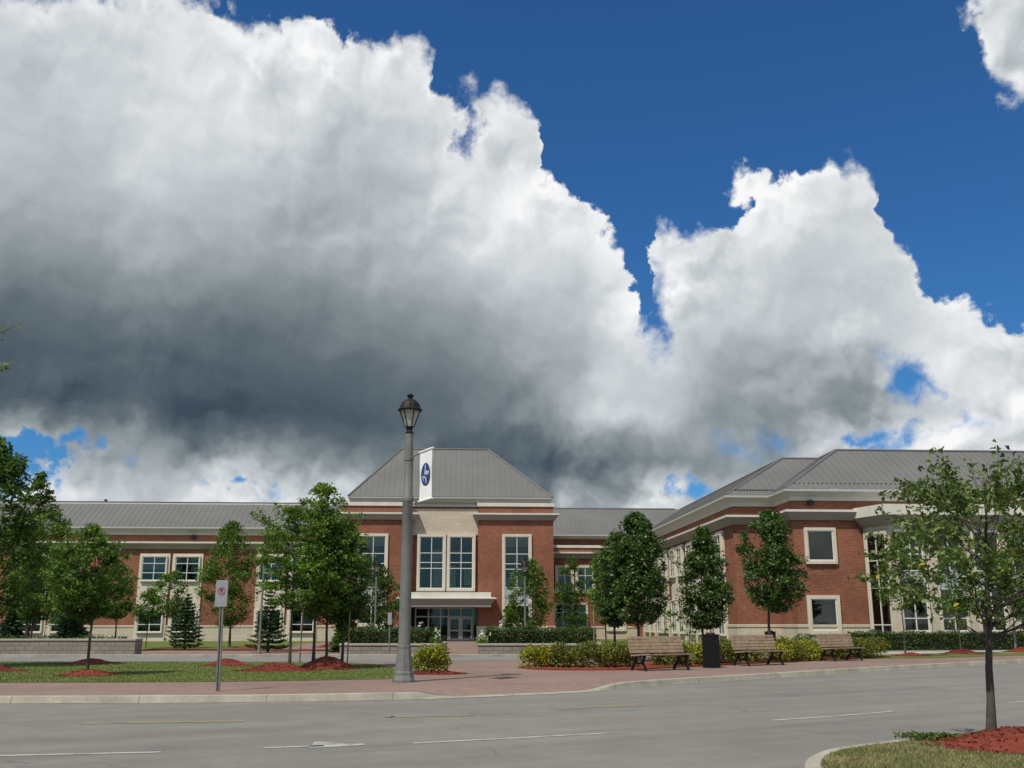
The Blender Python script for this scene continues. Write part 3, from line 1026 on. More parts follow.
# left wing: pairs of bays on a continuous limestone surround
def bay_pair(origin, udir, ua, wdt, gap, zt, zs, lt, lb, stone_w=.26, narrow=False):
    ux, uy = udir; nx, ny = uy, -ux
    for k in range(2):
        a = ua + k * (wdt + gap)
        # stone panel between upper and lower window, down to the base
        mb = MB()
        pts = []
        for z in (.02, zt + .26):
            for (u, v) in ((a - stone_w, 0), (a + wdt + stone_w, 0), (a + wdt + stone_w, .11), (a - stone_w, .11)):
                pts.append((origin[0] + ux * u + nx * v, origin[1] + uy * u + ny * v, z))
        mb.add(pts, [(0, 1, 2, 3), (7, 6, 5, 4), (4, 5, 1, 0), (5, 6, 2, 1), (6, 7, 3, 2), (7, 4, 0, 3)])
        mb.build('window_bay', M_smooth, BLD)
        o2 = (origin[0] + nx * .108, origin[1] + ny * .108)
        bl = rng.uniform(.35, .7)
        window(o2, udir, a, a + wdt, zs, zt, 2, [zs + (zt - zs) * .33, zs + (zt - zs) * .72], [(a, a + wdt, zt - (zt - zs) * bl, zt)], .07)
        bl = rng.choice([.0, .25, .5, .0])
        window(o2, udir, a, a + wdt, lb, lt, 2, [lb + (lt - lb) * .36], [(a, a + wdt, lt - (lt - lb) * bl, lt)] if bl else None, .07)


for c in (-49.5, -40.3, -31.1, -21.9, -12.7):
    bay_pair((0, 2), (1, 0), c - 2.22, 1.86, .72, 6.62, 4.76, 2.45, .80)
# west face of the right wing (faces left): u runs towards the camera
for c in (-16.5, -10.9, -5.3, .3, 5.9):
    bay_pair((17.3, 0), (0, -1), -(c + 2.15), 1.45, .95, 6.85, 4.9, 3.1, .80, .20)
# pavilion
for u0, u1 in ((-6.78, -4.85), (4.55, 6.5)):
    window((0, 0), (1, 0), u0, u1, 1.42, 8.18, 2, [2.83, 4.22, 5.63, 6.05, 6.82], [(u0, u1, 7.4, 8.18), (u0 + .1, u1 - .3, 4.3, 4.9)], .20, panel=(2.86, 4.2))
for u0, u1, bl in ((-2.18, -.30, [(-1.2, -.36, 6.3, 7.2), (-1.1, -.4, 4.3, 6.1)]), (.18, 2.04, [(.2, 1.0, 6.9, 7.05), (1.3, 2.0, 6.85, 7.0), (.2, .7, 4.3, 5.9), (1.35, 1.95, 4.4, 5.8)])):
    window((0, .42), (1, 0), u0, u1, 4.12, 8.18, 2, [5.7, 6.16, 6.9], bl, .20, depth=.08)
# connector
for u0, u1 in ((9.75, 11.0), (11.55, 12.9), (14.2, 15.6)):
    window((0, 10), (1, 0), u0, u1, 4.3, 6.3, 2, [5.6], [(u0, u1, 5.6, 6.3)], .2)
window((0, 10), (1, 0), 14.2, 15.6, 1.0, 2.7, 2, [1.8], None, .2)
window((0, 10), (1, 0), 9.5, 12.3, 1.0, 3.1, 4, [2.4], None, .12)
# right wing front: two square picture windows
window((0, -23.6), (1, 0), 20.68, 22.18, 4.93, 6.64, 1, None, None, .17, depth=.03)
window((0, -23.6), (1, 0), 20.62, 22.1, 1.08, 2.82, 1, None, None, .20, depth=.03)
# portico: tall windows and the glazed side
for u0 in (24.98, 27.14, 29.3, 31.5, 33.7):
    window((0, -25.6), (1, 0), u0, u0 + 1.42, 1.05, 6.45, 2, [1.75, 3.3, 4.3, 5.2], [(u0, u0 + .7, 4.4, 5.6)], .10, panel=(3.33, 4.27))
dv = Vector((24.6 - 24.0, -25.6 + 23.58)).normalized()
window((24.0, -23.58), (dv.x, dv.y), .30, 1.88, .80, 6.35, 2, [1.4, 3.4, 4.9], [(.32, 1.05, 1.4, 3.3), (1.15, 1.86, 1.0, 3.3), (.32, 1.86, 4.95, 6.3)], .14)

# -- entrance: recess, doors, canopy
w = MB(); w.box(-2.748, 2.448, 2.0, 2.6, 0, 2.95); w.build('wall', M_dark, BLD)  # near-black backing paints the unlit lobby behind the entrance glass
ef = MB()
for x in (-2.45, -1.43, -.46, .16, 1.14, 2.12): ef.box(x - .05, x + .05, 1.90, 1.97, .12, 2.64)
ef.box(-2.45, 2.12, 1.905, 1.965, 1.94, 2.04); ef.box(-2.45, 2.12, 1.905, 1.965, 2.60, 2.70)
ef.box(-2.45, -.46, 1.905, 1.965, .12, .3)
ef.build('entrance_frame', M_frame, BLD)
w = MB(); w.box(-2.74, 2.44, 1.96, 1.975, .12, 2.94); w.build('entrance_glass', M_glass, BLD)
for x0, x1, hx in ((.22, 1.09, 1.0), (1.19, 2.06, 1.28)):
    dm = MB()
    dm.box(x0, x0 + .11, 1.84, 1.89, .14, 1.92); dm.box(x1 - .11, x1, 1.84, 1.89, .14, 1.92)
    dm.box(x0 + .11, x1 - .11, 1.842, 1.888, .14, .32); dm.box(x0 + .11, x1 - .11, 1.842, 1.888, .86, .98); dm.box(x0 + .11, x1 - .11, 1.842, 1.888, 1.80, 1.92)
    dd = dm.build('door', M_frame, BLD)
    hm = MB(); hm.tube([(hx, 1.79, .75), (hx, 1.79, 1.3)], .018, 6); hm.tube([(hx, 1.79, .8), (hx, 1.85, .8)], .012, 5); hm.tube([(hx, 1.79, 1.25), (hx, 1.85, 1.25)], .012, 5)
    hm.build('handle', M_frame, dd)
cp = MB(); profile([(-3.55, .0), (-3.55, -1.1), (3.45, -1.1), (3.45, .0)], [(-1.1, 3.84), (.0, 3.82), (.0, 3.45), (.40, 3.40), (.40, 3.31), (.36, 3.31)], cp)
can = cp.build('canopy', M_trim, BLD)
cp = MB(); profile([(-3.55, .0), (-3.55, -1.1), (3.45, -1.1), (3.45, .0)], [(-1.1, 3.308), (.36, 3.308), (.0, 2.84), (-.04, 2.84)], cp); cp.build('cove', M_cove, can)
cp = MB(); cp.box(-3.56, 3.46, -1.12, .0, 2.70, 2.838); cp.build('canopy_trim', M_trim, can)
# small security lamp under the eave, left wing and right wing
for x, y, z in ((-20.3, 1.86, 8.16), (21.0, -23.74, 8.2)):
    mb = MB(); mb.box(x - .16, x + .16, y - .12, y + .13, z - .1, z + .14); mb.box(x - .05, x + .05, y - .02, y + .13, z + .14, z + .2); mb.build('wall_lamp', M_black, BLD)

# ------------------------------------------------------------------ low walls
def block_wall(x0, x1, y, zt, label, ret_l=0., ret_r=0.):
    o = empty('retaining_wall', ((x0 + x1) / 2, y, GZ), label, 'wall', 'low block walls in front of the building')
    hw = (x1 - x0) / 2
    mb = MB(); mb.box(-hw, hw, 0, .38, -.05, zt - GZ - .08)
    if ret_l: mb.box(-hw, -hw + .38, .38, ret_l, -.05, zt - GZ - .08)
    if ret_r: mb.box(hw - .38, hw, .38, ret_r, -.05, zt - GZ - .08)
    mb.build('wall', M_wallblock, o)
    mb = MB(); mb.box(-hw - .03, hw + .03, -.04, .42, zt - GZ - .078, zt - GZ)
    if ret_l: mb.box(-hw - .03, -hw + .42, .42, ret_l, -.08 + zt - GZ, zt - GZ)
    if ret_r: mb.box(hw - .42, hw + .03, .42, ret_r, -.08 + zt - GZ, zt - GZ)
    mb.build('coping', M_path, o)


block_wall(-45, -16.75, 45.9, .82, 'long grey block wall at the far left in front of trees and grass', 0, .9)
block_wall(-7.6, -3.12, 45.6, .62, 'short block wall with a hedge left of the entrance path', 4, 4)
block_wall(-1.50, 4.1, 45.6, .62, 'short block wall with a thick hedge right of the entrance path', 4, 4)

# ------------------------------------------------------------------ mulch
def mound(mb, cx, cy, rx, ry, h, z0, seed, rings=10, seg=36):
    r = random.Random(seed)
    ph = [r.uniform(0, 6.28) for _ in range(5)]
    vs = [(cx, cy, z0 + h)]; fs = []
    for i in range(1, rings + 1):
        t = i / rings
        for j in range(seg):
            a = 2 * math.pi * j / seg
            rr = t * (1 + .10 * math.sin(2 * a + ph[0]) + .06 * math.sin(5 * a + ph[1]) + .04 * math.sin(9 * a + ph[2]))
            z = h * (math.cos(math.pi * t) * .5 + .5) + (r.uniform(-.02, .02) if i < rings else -.03)
            vs.append((cx + rx * rr * math.cos(a), cy + ry * rr * math.sin(a), z0 + z))
    for j in range(seg): fs.append((0, 1 + j, 1 + (j + 1) % seg))
    for i in range(rings - 1):
        for j in range(seg):
            a = 1 + i * seg + j; b = 1 + i * seg + (j + 1) % seg
            fs.append((a, a + seg, b + seg, b))
    mb.add(vs, fs)
    # loose chips
    n = int(900 * rx * ry) if rx < 2.5 else int(300 * rx * ry)
    for _ in range(min(n, 2600)):
        a = r.uniform(0, 6.283); t = math.sqrt(r.random()) * 1.06
        z = h * (math.cos(math.pi * min(1, t)) * .5 + .5) + .012
        x = cx + rx * t * math.cos(a); y = cy + ry * t * math.sin(a)
        l = r.uniform(.015, .045); wd = r.uniform(.006, .014); d = r.uniform(0, 3.14); tz = r.uniform(-.02, .02)
        cx_, sx_ = math.cos(d), math.sin(d)
        mb.add([(x - cx_ * l, y - sx_ * l, z0 + z - tz), (x - sx_ * wd, y + cx_ * wd, z0 + z + .004), (x + cx_ * l, y + sx_ * l, z0 + z + tz), (x + sx_ * wd, y - cx_ * wd, z0 + z + .01)], [(0, 1, 2, 3)])


mu = MB()
for i, (x, y, rx, ry, h) in enumerate([(5.80, 12.15, 1.0, .78, .19), (-11.4, 27.9, .85, .65, .15), (-14.6, 36.0, .95, .6, .16), (-15.4, 30.4, 1.2, .8, .2), (-9.4, 34.2, .85, .65, .22),
                                      (-6.9, 30.6, 1.3, .8, .22), (-5.7, 31.9, 1.15, .9, .36), (-2.2, 28.9, .95, .7, .1), (16.9, 43.9, .8, .6, .14), (20.6, 47.4, 1.0, .7, .2), (25.0, 50.4, 1.1, .7, .24),
                                      (-14.6, 58, 1.0, .8, .2), (-10.4, 60, 1.2, .8, .2)]):
    mound(mu, x, y, rx, ry, h, .13, i)
# long beds
def bed(mb, poly, z, seed):
    mb.prism(poly, z - .05, z)
bed(mu, [(.2, 32.6), (.75, 31.4), (1.7, 31.0), (3.1, 31.05), (3.9, 31.5), (8.0, 35.5), (12.0, 39.6), (15.6, 42.7), (14.6, 44.2), (10.5, 41.4), (6, 37.6), (2.6, 34.6), (.7, 34.2)], .165, 1)
bed(mu, [(-19, 53.3), (-4.4, 51.4), (-4.4, 53.0), (-19, 55.0)], .175, 2)
rr = random.Random(77)
for _ in range(5200):
    t = rr.random(); x = .4 + 14.6 * t; y = 31.2 + max(0, x - 3.2) * .93 + rr.uniform(-.1, 2.2)
    l = rr.uniform(.03, .06); d = rr.uniform(0, 3.14)
    mu.add([(x - math.cos(d) * l, y - math.sin(d) * l, .168), (x, y + .015, .19), (x + math.cos(d) * l, y + math.sin(d) * l, .178), (x, y - .015, .17)], [(0, 1, 2, 3)])
tag(mu.build('mulch', M_mulch), kind='stuff')
o = bpy.data.objects['mulch']; o['label'] = 'red bark mulch heaped around the trees and shrubs'; o['category'] = 'mulch'
#CUT2
# ------------------------------------------------------------------ vegetation
def quads_mesh(name, V, mat, parent, extra=None):
    """V: (n,4,3) numpy array of separate leaf faces"""
    n = len(V)
    me = bpy.data.meshes.new(name)
    me.vertices.add(n * 4); me.loops.add(n * 4); me.polygons.add(n)
    me.vertices.foreach_set('co', V.reshape(-1).astype(np.float32))
    me.loops.foreach_set('vertex_index', np.arange(n * 4, dtype=np.int32))
    me.polygons.foreach_set('loop_start', np.arange(0, n * 4, 4, dtype=np.int32))
    me.polygons.foreach_set('loop_total', np.full(n, 4, dtype=np.int32))
    me.materials.append(mat)
    me.update(calc_edges=True)
    o = bpy.data.objects.new(name, me); col.objects.link(o)
    if parent: o.parent = parent
    return o


def leaf_quads(C, size, rs, flat=.5, aspect=.55, droop=0., fold=.18):
    n = len(C)
    nrm = rs.normal(size=(n, 3)); nrm[:, 2] = np.abs(nrm[:, 2]) + flat
    nrm /= np.linalg.norm(nrm, axis=1)[:, None]
    t = rs.normal(size=(n, 3)); t[:, 2] -= droop
    t -= nrm * np.sum(t * nrm, axis=1)[:, None]
    t /= np.linalg.norm(t, axis=1)[:, None]
    b = np.cross(nrm, t)
    s = size * rs.uniform(.5, 1.45, n)[:, None]
    p0 = C - t * s * .5; p2 = C + t * s * .5
    p1 = C + b * s * aspect * .5 + nrm * s * fold - t * s * .05; p3 = C - b * s * aspect * .5 + nrm * s * fold - t * s * .05
    return np.stack([p0, p1, p2, p3], axis=1)


PROFILES = {
    'pear': [(0, .45), (.06, .78), (.16, .97), (.32, 1.), (.5, .95), (.66, .84), (.8, .67), (.92, .45), (1, .2)],
    'round': [(0, .3), (.12, .75), (.3, .98), (.5, 1.), (.7, .85), (.85, .6), (.95, .35), (1, .1)],
    'column': [(0, .4), (.1, .8), (.3, 1.), (.6, .95), (.8, .72), (.93, .45), (1, .2)],
    'open': [(0, .45), (.12, .85), (.3, 1.), (.55, .96), (.72, .78), (.86, .55), (1, .25)],
}


def make_tree(name, x, y, H, xl, xr, zb, mat, label, cat='tree', group=None, prof='pear', leaves=6000, lsize=.10, clumps=70, crad=.2, trunk=.06, seed=1,
              z0=GZ, fill=.25, limbs=22, lean=0., depth=1., droop=.3, feather=0, squash=.7, gap=0., sprigs=()):
    rs = np.random.RandomState(seed); rd = random.Random(seed)
    root = empty(name, (x, y, z0 - .01), label, cat, group)
    leaves = int(leaves * ((1.8 if 'pear' in name else 1.4) if leaves > 600 else 1)); lsize *= 1.12; clumps = int(clumps * 1.35)
    H = H - z0; zb = zb - z0
    cx = (xl + xr) / 2 - x; rx = (xr - xl) / 2; ry = rx * depth
    pt = [p[0] for p in PROFILES[prof]]; pv = [p[1] for p in PROFILES[prof]]
    ph = rs.uniform(0, 6.28, 6)

    def env(t, a):
        r = np.interp(t, pt, pv)
        return r * (1 + .13 * np.sin(2 * a + ph[0] + 3 * t) + .09 * np.sin(3 * a + ph[1] - 5 * t) + .07 * np.sin(7 * a + 9 * t + ph[2]))

    # clump centres towards the outside of the crown
    t = rs.beta(1.1, 1.15, clumps); a = rs.uniform(0, 2 * np.pi, clumps)
    q = rs.uniform(.10, 1., clumps) ** .55
    r = env(t, a) * q
    cr = crad * rs.uniform(.6, 1.45, clumps) * rx
    rr = np.maximum(r - cr / rx * .5, 0)
    CC = np.stack([cx + rx * rr * np.cos(a), ry * rr * np.sin(a), zb + (H - zb) * (.02 + t * .95)], 1)
    CC[:, 2] = np.clip(CC[:, 2], zb + cr * .4, H - cr * .45)
    CC[-1] = (cx * .6 + lean, 0, H - cr[-1] * .6)
    w = cr ** 2; w /= w.sum()
    n1 = int(leaves * (1 - fill)); n2 = leaves - n1
    idx = rs.choice(clumps, n1, p=w)
    d = rs.normal(size=(n1, 3)); d /= np.linalg.norm(d, axis=1)[:, None]
    rad = rs.uniform(0, 1, n1) ** .45
    L = CC[idx] + d * (rad * cr[idx])[:, None] * np.array([1, 1, squash])
    # looser leaves filling the crown
    t = rs.beta(1.3, 1.5, n2); a = rs.uniform(0, 2 * np.pi, n2); q = np.sqrt(rs.uniform(0, 1, n2)) * .93
    r = env(t, a) * q
    L2 = np.stack([cx + rx * r * np.cos(a), ry * r * np.sin(a), zb + (H - zb) * t], 1)
    gap = gap or (.01 if 'pear' in name else .28)
    if gap:
        def lump(p): return np.sin(p[:, 0] * 5.1 / rx + ph[3]) + np.sin(p[:, 1] * 4.7 / rx + ph[4]) + np.sin(p[:, 2] * 5.5 / rx + ph[5])
        L = L[lump(L) > -1.9 + gap]; L2 = L2[lump(L2) > -1.2 + gap]
    parts = [L, L2]
    tw = []
    # feathery sprays reaching beyond the outline
    for k in range(feather):
        t_ = rd.uniform(.15, 1.0); a_ = rd.uniform(0, 6.283)
        r0 = float(env(t_, a_)) * .75
        if t_ > .8: t_ -= .25
        st = Vector((cx + rx * r0 * math.cos(a_), ry * r0 * math.sin(a_), zb + (H - zb) * t_))
        dr = Vector((math.cos(a_), math.sin(a_), rd.uniform(.1, .9) + (.8 if t_ > .85 else 0))).normalized()
        ln = rx * rd.uniform(.3, .62)
        en = st + dr * ln + Vector((0, 0, -.1 * ln))
        tw.append((st, en))
        m = int(26 * ln / (lsize * 3))
        u = rs.uniform(0, 1, m)[:, None]
        P = np.array(st)[None] * (1 - u) + np.array(en)[None] * u + rs.normal(size=(m, 3)) * lsize * .55
        parts.append(P)
    for (a_, b_) in sprigs:
        tw.append((Vector(a_), Vector(b_)))
        ns_ = 30 if lsize < .07 else 110
        u = rs.uniform(.1, 1.02, ns_)[:, None]
        parts.append(np.array(a_)[None] * (1 - u) + np.array(b_)[None] * u + rs.normal(size=(ns_, 3)) * lsize * (.4 if lsize < .07 else 1.))
    L = np.concatenate(parts)
    quads_mesh('crown', leaf_quads(L, lsize, rs, .35, .6, droop), mat, root)
    # trunk and limbs
    mb = MB()
    top = Vector((cx * .3 + lean, 0, zb + (H - zb) * .82))
    pts = []; rad_ = []
    for i in range(9):
        f = i / 8
        p = Vector((0, 0, 0)).lerp(top, f); p.x = (cx * .3 + lean) * f * f
        wob = .012 * H * .3
        if 0 < i < 8: p += Vector((rd.uniform(-wob, wob), rd.uniform(-wob, wob), 0))
        pts.append(p); rad_.append(trunk * (1.25 if i == 0 else 1 - .85 * f))
    pts[0].z = -.03
    mb.tube(pts, rad_, 9)
    order = list(range(clumps)); rd.shuffle(order)
    for k in order[:limbs]:
        e = Vector(CC[k])
        zs = max(zb * .92, min(e.z - .25 * math.hypot(e.x - cx, e.y) - .15 * (H - zb), top.z * .93))
        f = zs / top.z
        s = Vector(((cx * .3 + lean) * f * f, 0, zs))
        m_ = s.lerp(e, .5) + Vector((rd.uniform(-.06, .06) * rx, rd.uniform(-.06, .06) * rx, -.05 * rx + .1 * (e.z - s.z)))
        r0 = trunk * (1 - .8 * f) * .42
        mb.tube([s, s.lerp(m_, .5) + Vector((0, 0, -.02 * rx)), m_, e], [r0, r0 * .8, r0 * .6, r0 * .15], 5)
    for s, e in tw: mb.tube([s, e], [trunk * .09, trunk * .03], 4)
    mb.build('trunk', M_bark, root, smooth=True)
    return root


def make_spruce(name, x, y, H, w, label, cat='conifer', group=None, mat=None, seed=1, z0=GZ, dens=1., low=.10):
    rs = np.random.RandomState(seed); rd = random.Random(seed)
    root = empty(name, (x, y, z0 - .01), label, cat, group)
    H -= z0
    Q = []; mb = MB()
    mb.tube([(0, 0, -.03), (0, 0, H * .5), (0, 0, H * .98)], [.02 * H + .01, .012 * H, .004], 7)
    lv = int(15 * dens + 6)
    for i in range(lv):
        t = i / (lv - 1)
        z = H * (low + (1 - low) * t ** .9)
        r = w * (1 - t) ** .85 * rd.uniform(.82, 1.12) + .03
        nb = int(5 + 7 * (1 - t))
        for k in range(nb):
            a = 2 * math.pi * (k + rd.random() * .8) / nb + i * 1.3
            rl = r * rd.uniform(.7, 1.12)
            up = .18 + .5 * t
            dr = Vector((math.cos(a), math.sin(a), 0))
            p0 = Vector((0, 0, z)); p1 = p0 + dr * rl * .55 + Vector((0, 0, -.10 * rl)); p2 = p0 + dr * rl + Vector((0, 0, up * rl * .25))
            mb.tube([p0, p1, p2], [.012, .007, .003], 4)
            m = int(60 * rl / max(w, .3) * dens) + 8
            u = rs.uniform(.08, 1, m)
            P = np.where((u < .55)[:, None], np.array(p0)[None] + (np.array(p1) - np.array(p0))[None] * (u / .55)[:, None], np.array(p1)[None] + (np.array(p2) - np.array(p1))[None] * ((u - .55) / .45)[:, None])
            side = np.array([-dr.y, dr.x, 0]); wv = rs.uniform(-1, 1, m) * (.26 * rl * (1.15 - u)) + .0
            P = P + side[None] * wv[:, None] + rs.normal(size=(m, 3)) * .018 * w
            # needle spray cards pointing outwards
            d = np.array(dr)[None] * .8 + side[None] * np.sign(wv)[:, None] * .6 + rs.normal(size=(m, 3)) * .25
            d /= np.linalg.norm(d, axis=1)[:, None]
            s = (.085 + .05 * w) * rs.uniform(.6, 1.2, m)[:, None]
            b = np.cross(d, rs.normal(size=(m, 3)) * .5 + np.array([0, 0, 1.])); b /= np.linalg.norm(b, axis=1)[:, None]
            Q.append(np.stack([P - d * s, P + b * s * .28, P + d * s, P - b * s * .28], 1))
    quads_mesh('crown', np.concatenate(Q), mat or L_spruce, root)
    mb.build('trunk', M_bark, root)
    return root


def make_shrub(name, x, y, w, h, mat, label, cat='shrub', group=None, seed=1, n=1500, ls=.07, z0=.15, blossom=None, d=None):
    rs = np.random.RandomState(seed)
    root = empty(name, (x, y, z0), label, cat, group)
    d = d or w
    k = 16
    a = rs.uniform(0, 6.283, k); q = rs.uniform(.2, .85, k)
    C = np.stack([w / 2 * q * np.cos(a), d / 2 * q * np.sin(a), h * rs.uniform(.3, .72, k)], 1)
    cr = rs.uniform(.26, .42, k) * min(w, h * 1.5) * .6
    idx = rs.choice(k, n); v = rs.normal(size=(n, 3)); v /= np.linalg.norm(v, axis=1)[:, None]
    L = C[idx] + v * (rs.uniform(.35, 1, n) ** .5 * cr[idx])[:, None] * np.array([1, 1, .85])
    m = n // 3
    a = rs.uniform(0, 6.283, m); q = np.sqrt(rs.uniform(0, 1, m)); z = rs.uniform(0, .62, m)
    L2 = np.stack([w / 2 * q * .92 * np.cos(a), d / 2 * q * .92 * np.sin(a), z * h], 1)
    L = np.concatenate([L, L2]); L = L[(L[:, 2] > .01)]
    quads_mesh('foliage', leaf_quads(L, ls, rs, .5, .55, -.3), mat, root)
    mb = MB()
    for i in range(9):
        c = C[i]; mb.tube([(c[0] * .15, c[1] * .15, -.04), (c[0] * .6, c[1] * .6, c[2] * .5), tuple(c)], [.012, .008, .004], 4)
    mb.build('stem', M_bark, root)
    if blossom:
        nb = 13; a = rs.uniform(0, 6.283, nb); q = rs.uniform(.1, .95, nb)
        B = np.stack([w / 2 * q * np.cos(a), d / 2 * q * np.sin(a), h * rs.uniform(.55, 1.15, nb)], 1)
        P = np.repeat(B, 9, axis=0) + rs.normal(size=(nb * 9, 3)) * .022
        quads_mesh('blossom', leaf_quads(P, .06, rs, .2, .8, 0), blossom, root)
    return root


def make_hedge(name, pts, wd, h, label, seed, z0=GZ, dens=520, ls=.085, group=None, cat='hedge'):
    """clipped hedge following plan points"""
    rs = np.random.RandomState(seed)
    c = Vector((sum(p[0] for p in pts) / len(pts), sum(p[1] for p in pts) / len(pts)))
    root = empty(name, (c.x, c.y, z0), label, cat, group)
    Ls = []
    core = MB()
    for (a, b) in zip(pts[:-1], pts[1:]):
        a = Vector(a) - c; b = Vector(b) - c
        t = (b - a); ln = t.length; t.normalize(); nn = Vector((-t.y, t.x))
        n = int(dens * ln * (2 * h + wd))
        u = rs.uniform(-.02, ln + .02, n); th = rs.uniform(0, np.pi, n)
        # super-elliptic section
        cx = np.sign(np.cos(th)) * np.abs(np.cos(th)) ** .35 * wd / 2; cz = np.abs(np.sin(th)) ** .35 * h
        lump = 1 + .05 * np.sin(u * 3.1 + seed) + .04 * np.sin(u * 7.3 + th * 3) + .03 * np.sin(u * 17 + th * 5)
        k = rs.uniform(.80, 1.03, n) * lump
        # endings
        X = a.x + t.x * u + nn.x * cx * k; Y = a.y + t.y * u + nn.y * cx * k
        Z = np.where(rs.uniform(0, 1, n) < .35, rs.uniform(0, 1, n), 1.) * cz * k
        Ls.append(np.stack([X, Y, Z], 1))
        m = int(dens * wd * h * 1.4)
        for e, s in ((a, -1), (b, 1)):
            e_u = rs.uniform(-.06, .03, m) * s * -1
            yy = rs.uniform(-wd / 2, wd / 2, m); zz = rs.uniform(0, h * .97, m)
            Ls.append(np.stack([e.x - t.x * e_u * 1. + nn.x * yy, e.y - t.y * e_u + nn.y * yy, zz], 1))
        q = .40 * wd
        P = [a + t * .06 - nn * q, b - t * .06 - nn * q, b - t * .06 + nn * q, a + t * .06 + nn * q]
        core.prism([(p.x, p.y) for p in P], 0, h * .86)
    L = np.concatenate(Ls)
    quads_mesh('foliage', leaf_quads(L, ls, rs, .5, .6, 0), L_hedge, root)
    core.build('shade_core', M_hedge_shade, root)  # solid dark block imitates the shade inside the hedge
    return root


M_hedge_shade = material('hedge_shade', (.018, .022, .010), .95, var=.4, scale=12)  # near-black so the hedge core looks like deep shade

G_GRP = 'street trees in the mulch beds'
make_tree('broadleaf_tree', -16.9, 33, 7.6, -19.4, -15.35, 1.5, L_dark, 'tallest dark green tree cut off by the left edge of the photo', prof='column', leaves=11000, lsize=.13, clumps=120, crad=.17, trunk=.10, seed=11, feather=12, limbs=30)
make_tree('broadleaf_tree', -22.2, 47.6, 7.0, -23.4, -20.3, 1.5, L_mid, 'leafy tree just right of the tallest dark tree at the far left', prof='round', leaves=7500, lsize=.11, clumps=80, crad=.19, trunk=.06, seed=12, feather=14)
make_tree('broadleaf_tree', -11.4, 27.9, 4.15, -12.8, -10.55, 1.55, L_mid, 'small round-headed tree in the red mulch mound on the left lawn', prof='round', leaves=8000, lsize=.085, clumps=90, crad=.19, trunk=.045, seed=13, feather=8)
make_tree('broadleaf_tree', -20.0, 52, 4.6, -21.6, -18.9, 1.7, L_mid, 'tree behind the block wall, half hidden by the small round-headed lawn tree', prof='round', leaves=5000, lsize=.11, clumps=60, seed=14, trunk=.05)
make_tree('broadleaf_tree', -27.2, 58, 5.0, -29.4, -25.0, 1.6, L_dark, 'dark tree against the left wing behind the block wall at the left edge', prof='round', leaves=5000, lsize=.13, clumps=60, seed=15, trunk=.06)
make_tree('broadleaf_tree', -24.3, 56, 5.4, -25.9, -22.6, 1.4, L_mid, 'tree behind the block wall, between the leafy left tree and the lawn tree', prof='open', leaves=4600, lsize=.12, clumps=60, seed=16, trunk=.05)
make_tree('sapling', -20.55, 58, 3.4, -21.5, -19.65, 1.5, L_mid, 'smallest round sapling standing under the left pair of office windows', prof='round', leaves=2600, lsize=.10, clumps=34, crad=.26, seed=17, trunk=.03, limbs=12)
make_tree('sapling', -18.9, 58, 4.45, -20.6, -18.0, 1.7, L_mid, 'upright sapling rising behind the spruce by the no parking sign', prof='open', leaves=3600, lsize=.10, clumps=44, crad=.22, seed=18, trunk=.04, limbs=16, feather=8)
make_tree('broadleaf_tree', -16.4, 60, 7.4, -18.5, -14.8, 1.3, L_mid, 'tall loose tree directly behind the no parking sign', prof='column', leaves=8500, lsize=.12, clumps=90, seed=19, trunk=.07, feather=14)
make_tree('locust_tree', -6.6, 30.8, 5.05, -7.75, -5.5, 1.9, L_locust, 'feathery green tree with a long branch to the left, leftmost of the mulch clump', prof='open', leaves=6500, lsize=.075, clumps=70, crad=.2, trunk=.05, seed=20, feather=26, squash=.45, gap=.2, group=G_GRP, sprigs=[((-.6, 0, 4.1), (-1.2, 0, 4.7)), ((-.4, 0, 4.0), (-1.15, .1, 4.5)), ((-.2, 0, 4.3), (-.8, .1, 4.85)), ((-.7, 0, 4.3), (-1.4, 0, 4.65))])
make_tree('locust_tree', -6.1, 31.8, 5.9, -7.3, -4.7, 1.7, L_locust, 'tallest feathery tree of the clump in the mulch, its tip above the roof line', prof='open', leaves=8500, lsize=.08, clumps=80, crad=.2, trunk=.055, seed=21, feather=34, squash=.45, gap=.2, group=G_GRP)
make_tree('pear_tree', -5.85, 32.6, 4.9, -7.0, -5.0, 1.55, L_pear, 'dense dark tree in the middle of the clump in the mulch mound', prof='pear', leaves=7500, lsize=.085, clumps=80, trunk=.05, seed=22, group=G_GRP)
make_tree('pear_tree', -5.45, 33.2, 4.75, -6.45, -4.35, 1.3, L_pear, 'dense dark tree at the right edge of the clump, nearest the tall street lamp', prof='round', leaves=8500, lsize=.085, clumps=90, trunk=.05, seed=23, group=G_GRP)
make_tree('broadleaf_tree', -6.95, 56, 4.6, -8.6, -5.9, .95, L_dark, 'tree in front of the tall left pavilion window behind the hedge', prof='round', leaves=5500, lsize=.11, clumps=70, seed=24, trunk=.05)
make_tree('broadleaf_tree', 1.3, 56, 5.0, -.35, 2.4, 1.2, L_mid, 'tree beside the tall right pavilion window above the hedge', prof='column', leaves=6500, lsize=.105, clumps=80, seed=25, trunk=.05)
make_tree('broadleaf_tree', .05, 56.5, 2.75, -.65, .75, .95, L_mid, 'little tree at the foot of the tall right pavilion window', prof='round', leaves=1900, lsize=.10, clumps=30, seed=26, trunk=.03, limbs=10)
make_tree('birch_tree', 3.4, 60, 5.35, 2.3, 4.75, 1.1, L_dark, 'thin see-through tree in the shaded corner right of the pavilion', prof='column', leaves=3400, lsize=.11, clumps=50, crad=.2, seed=27, trunk=.05, gap=.5)
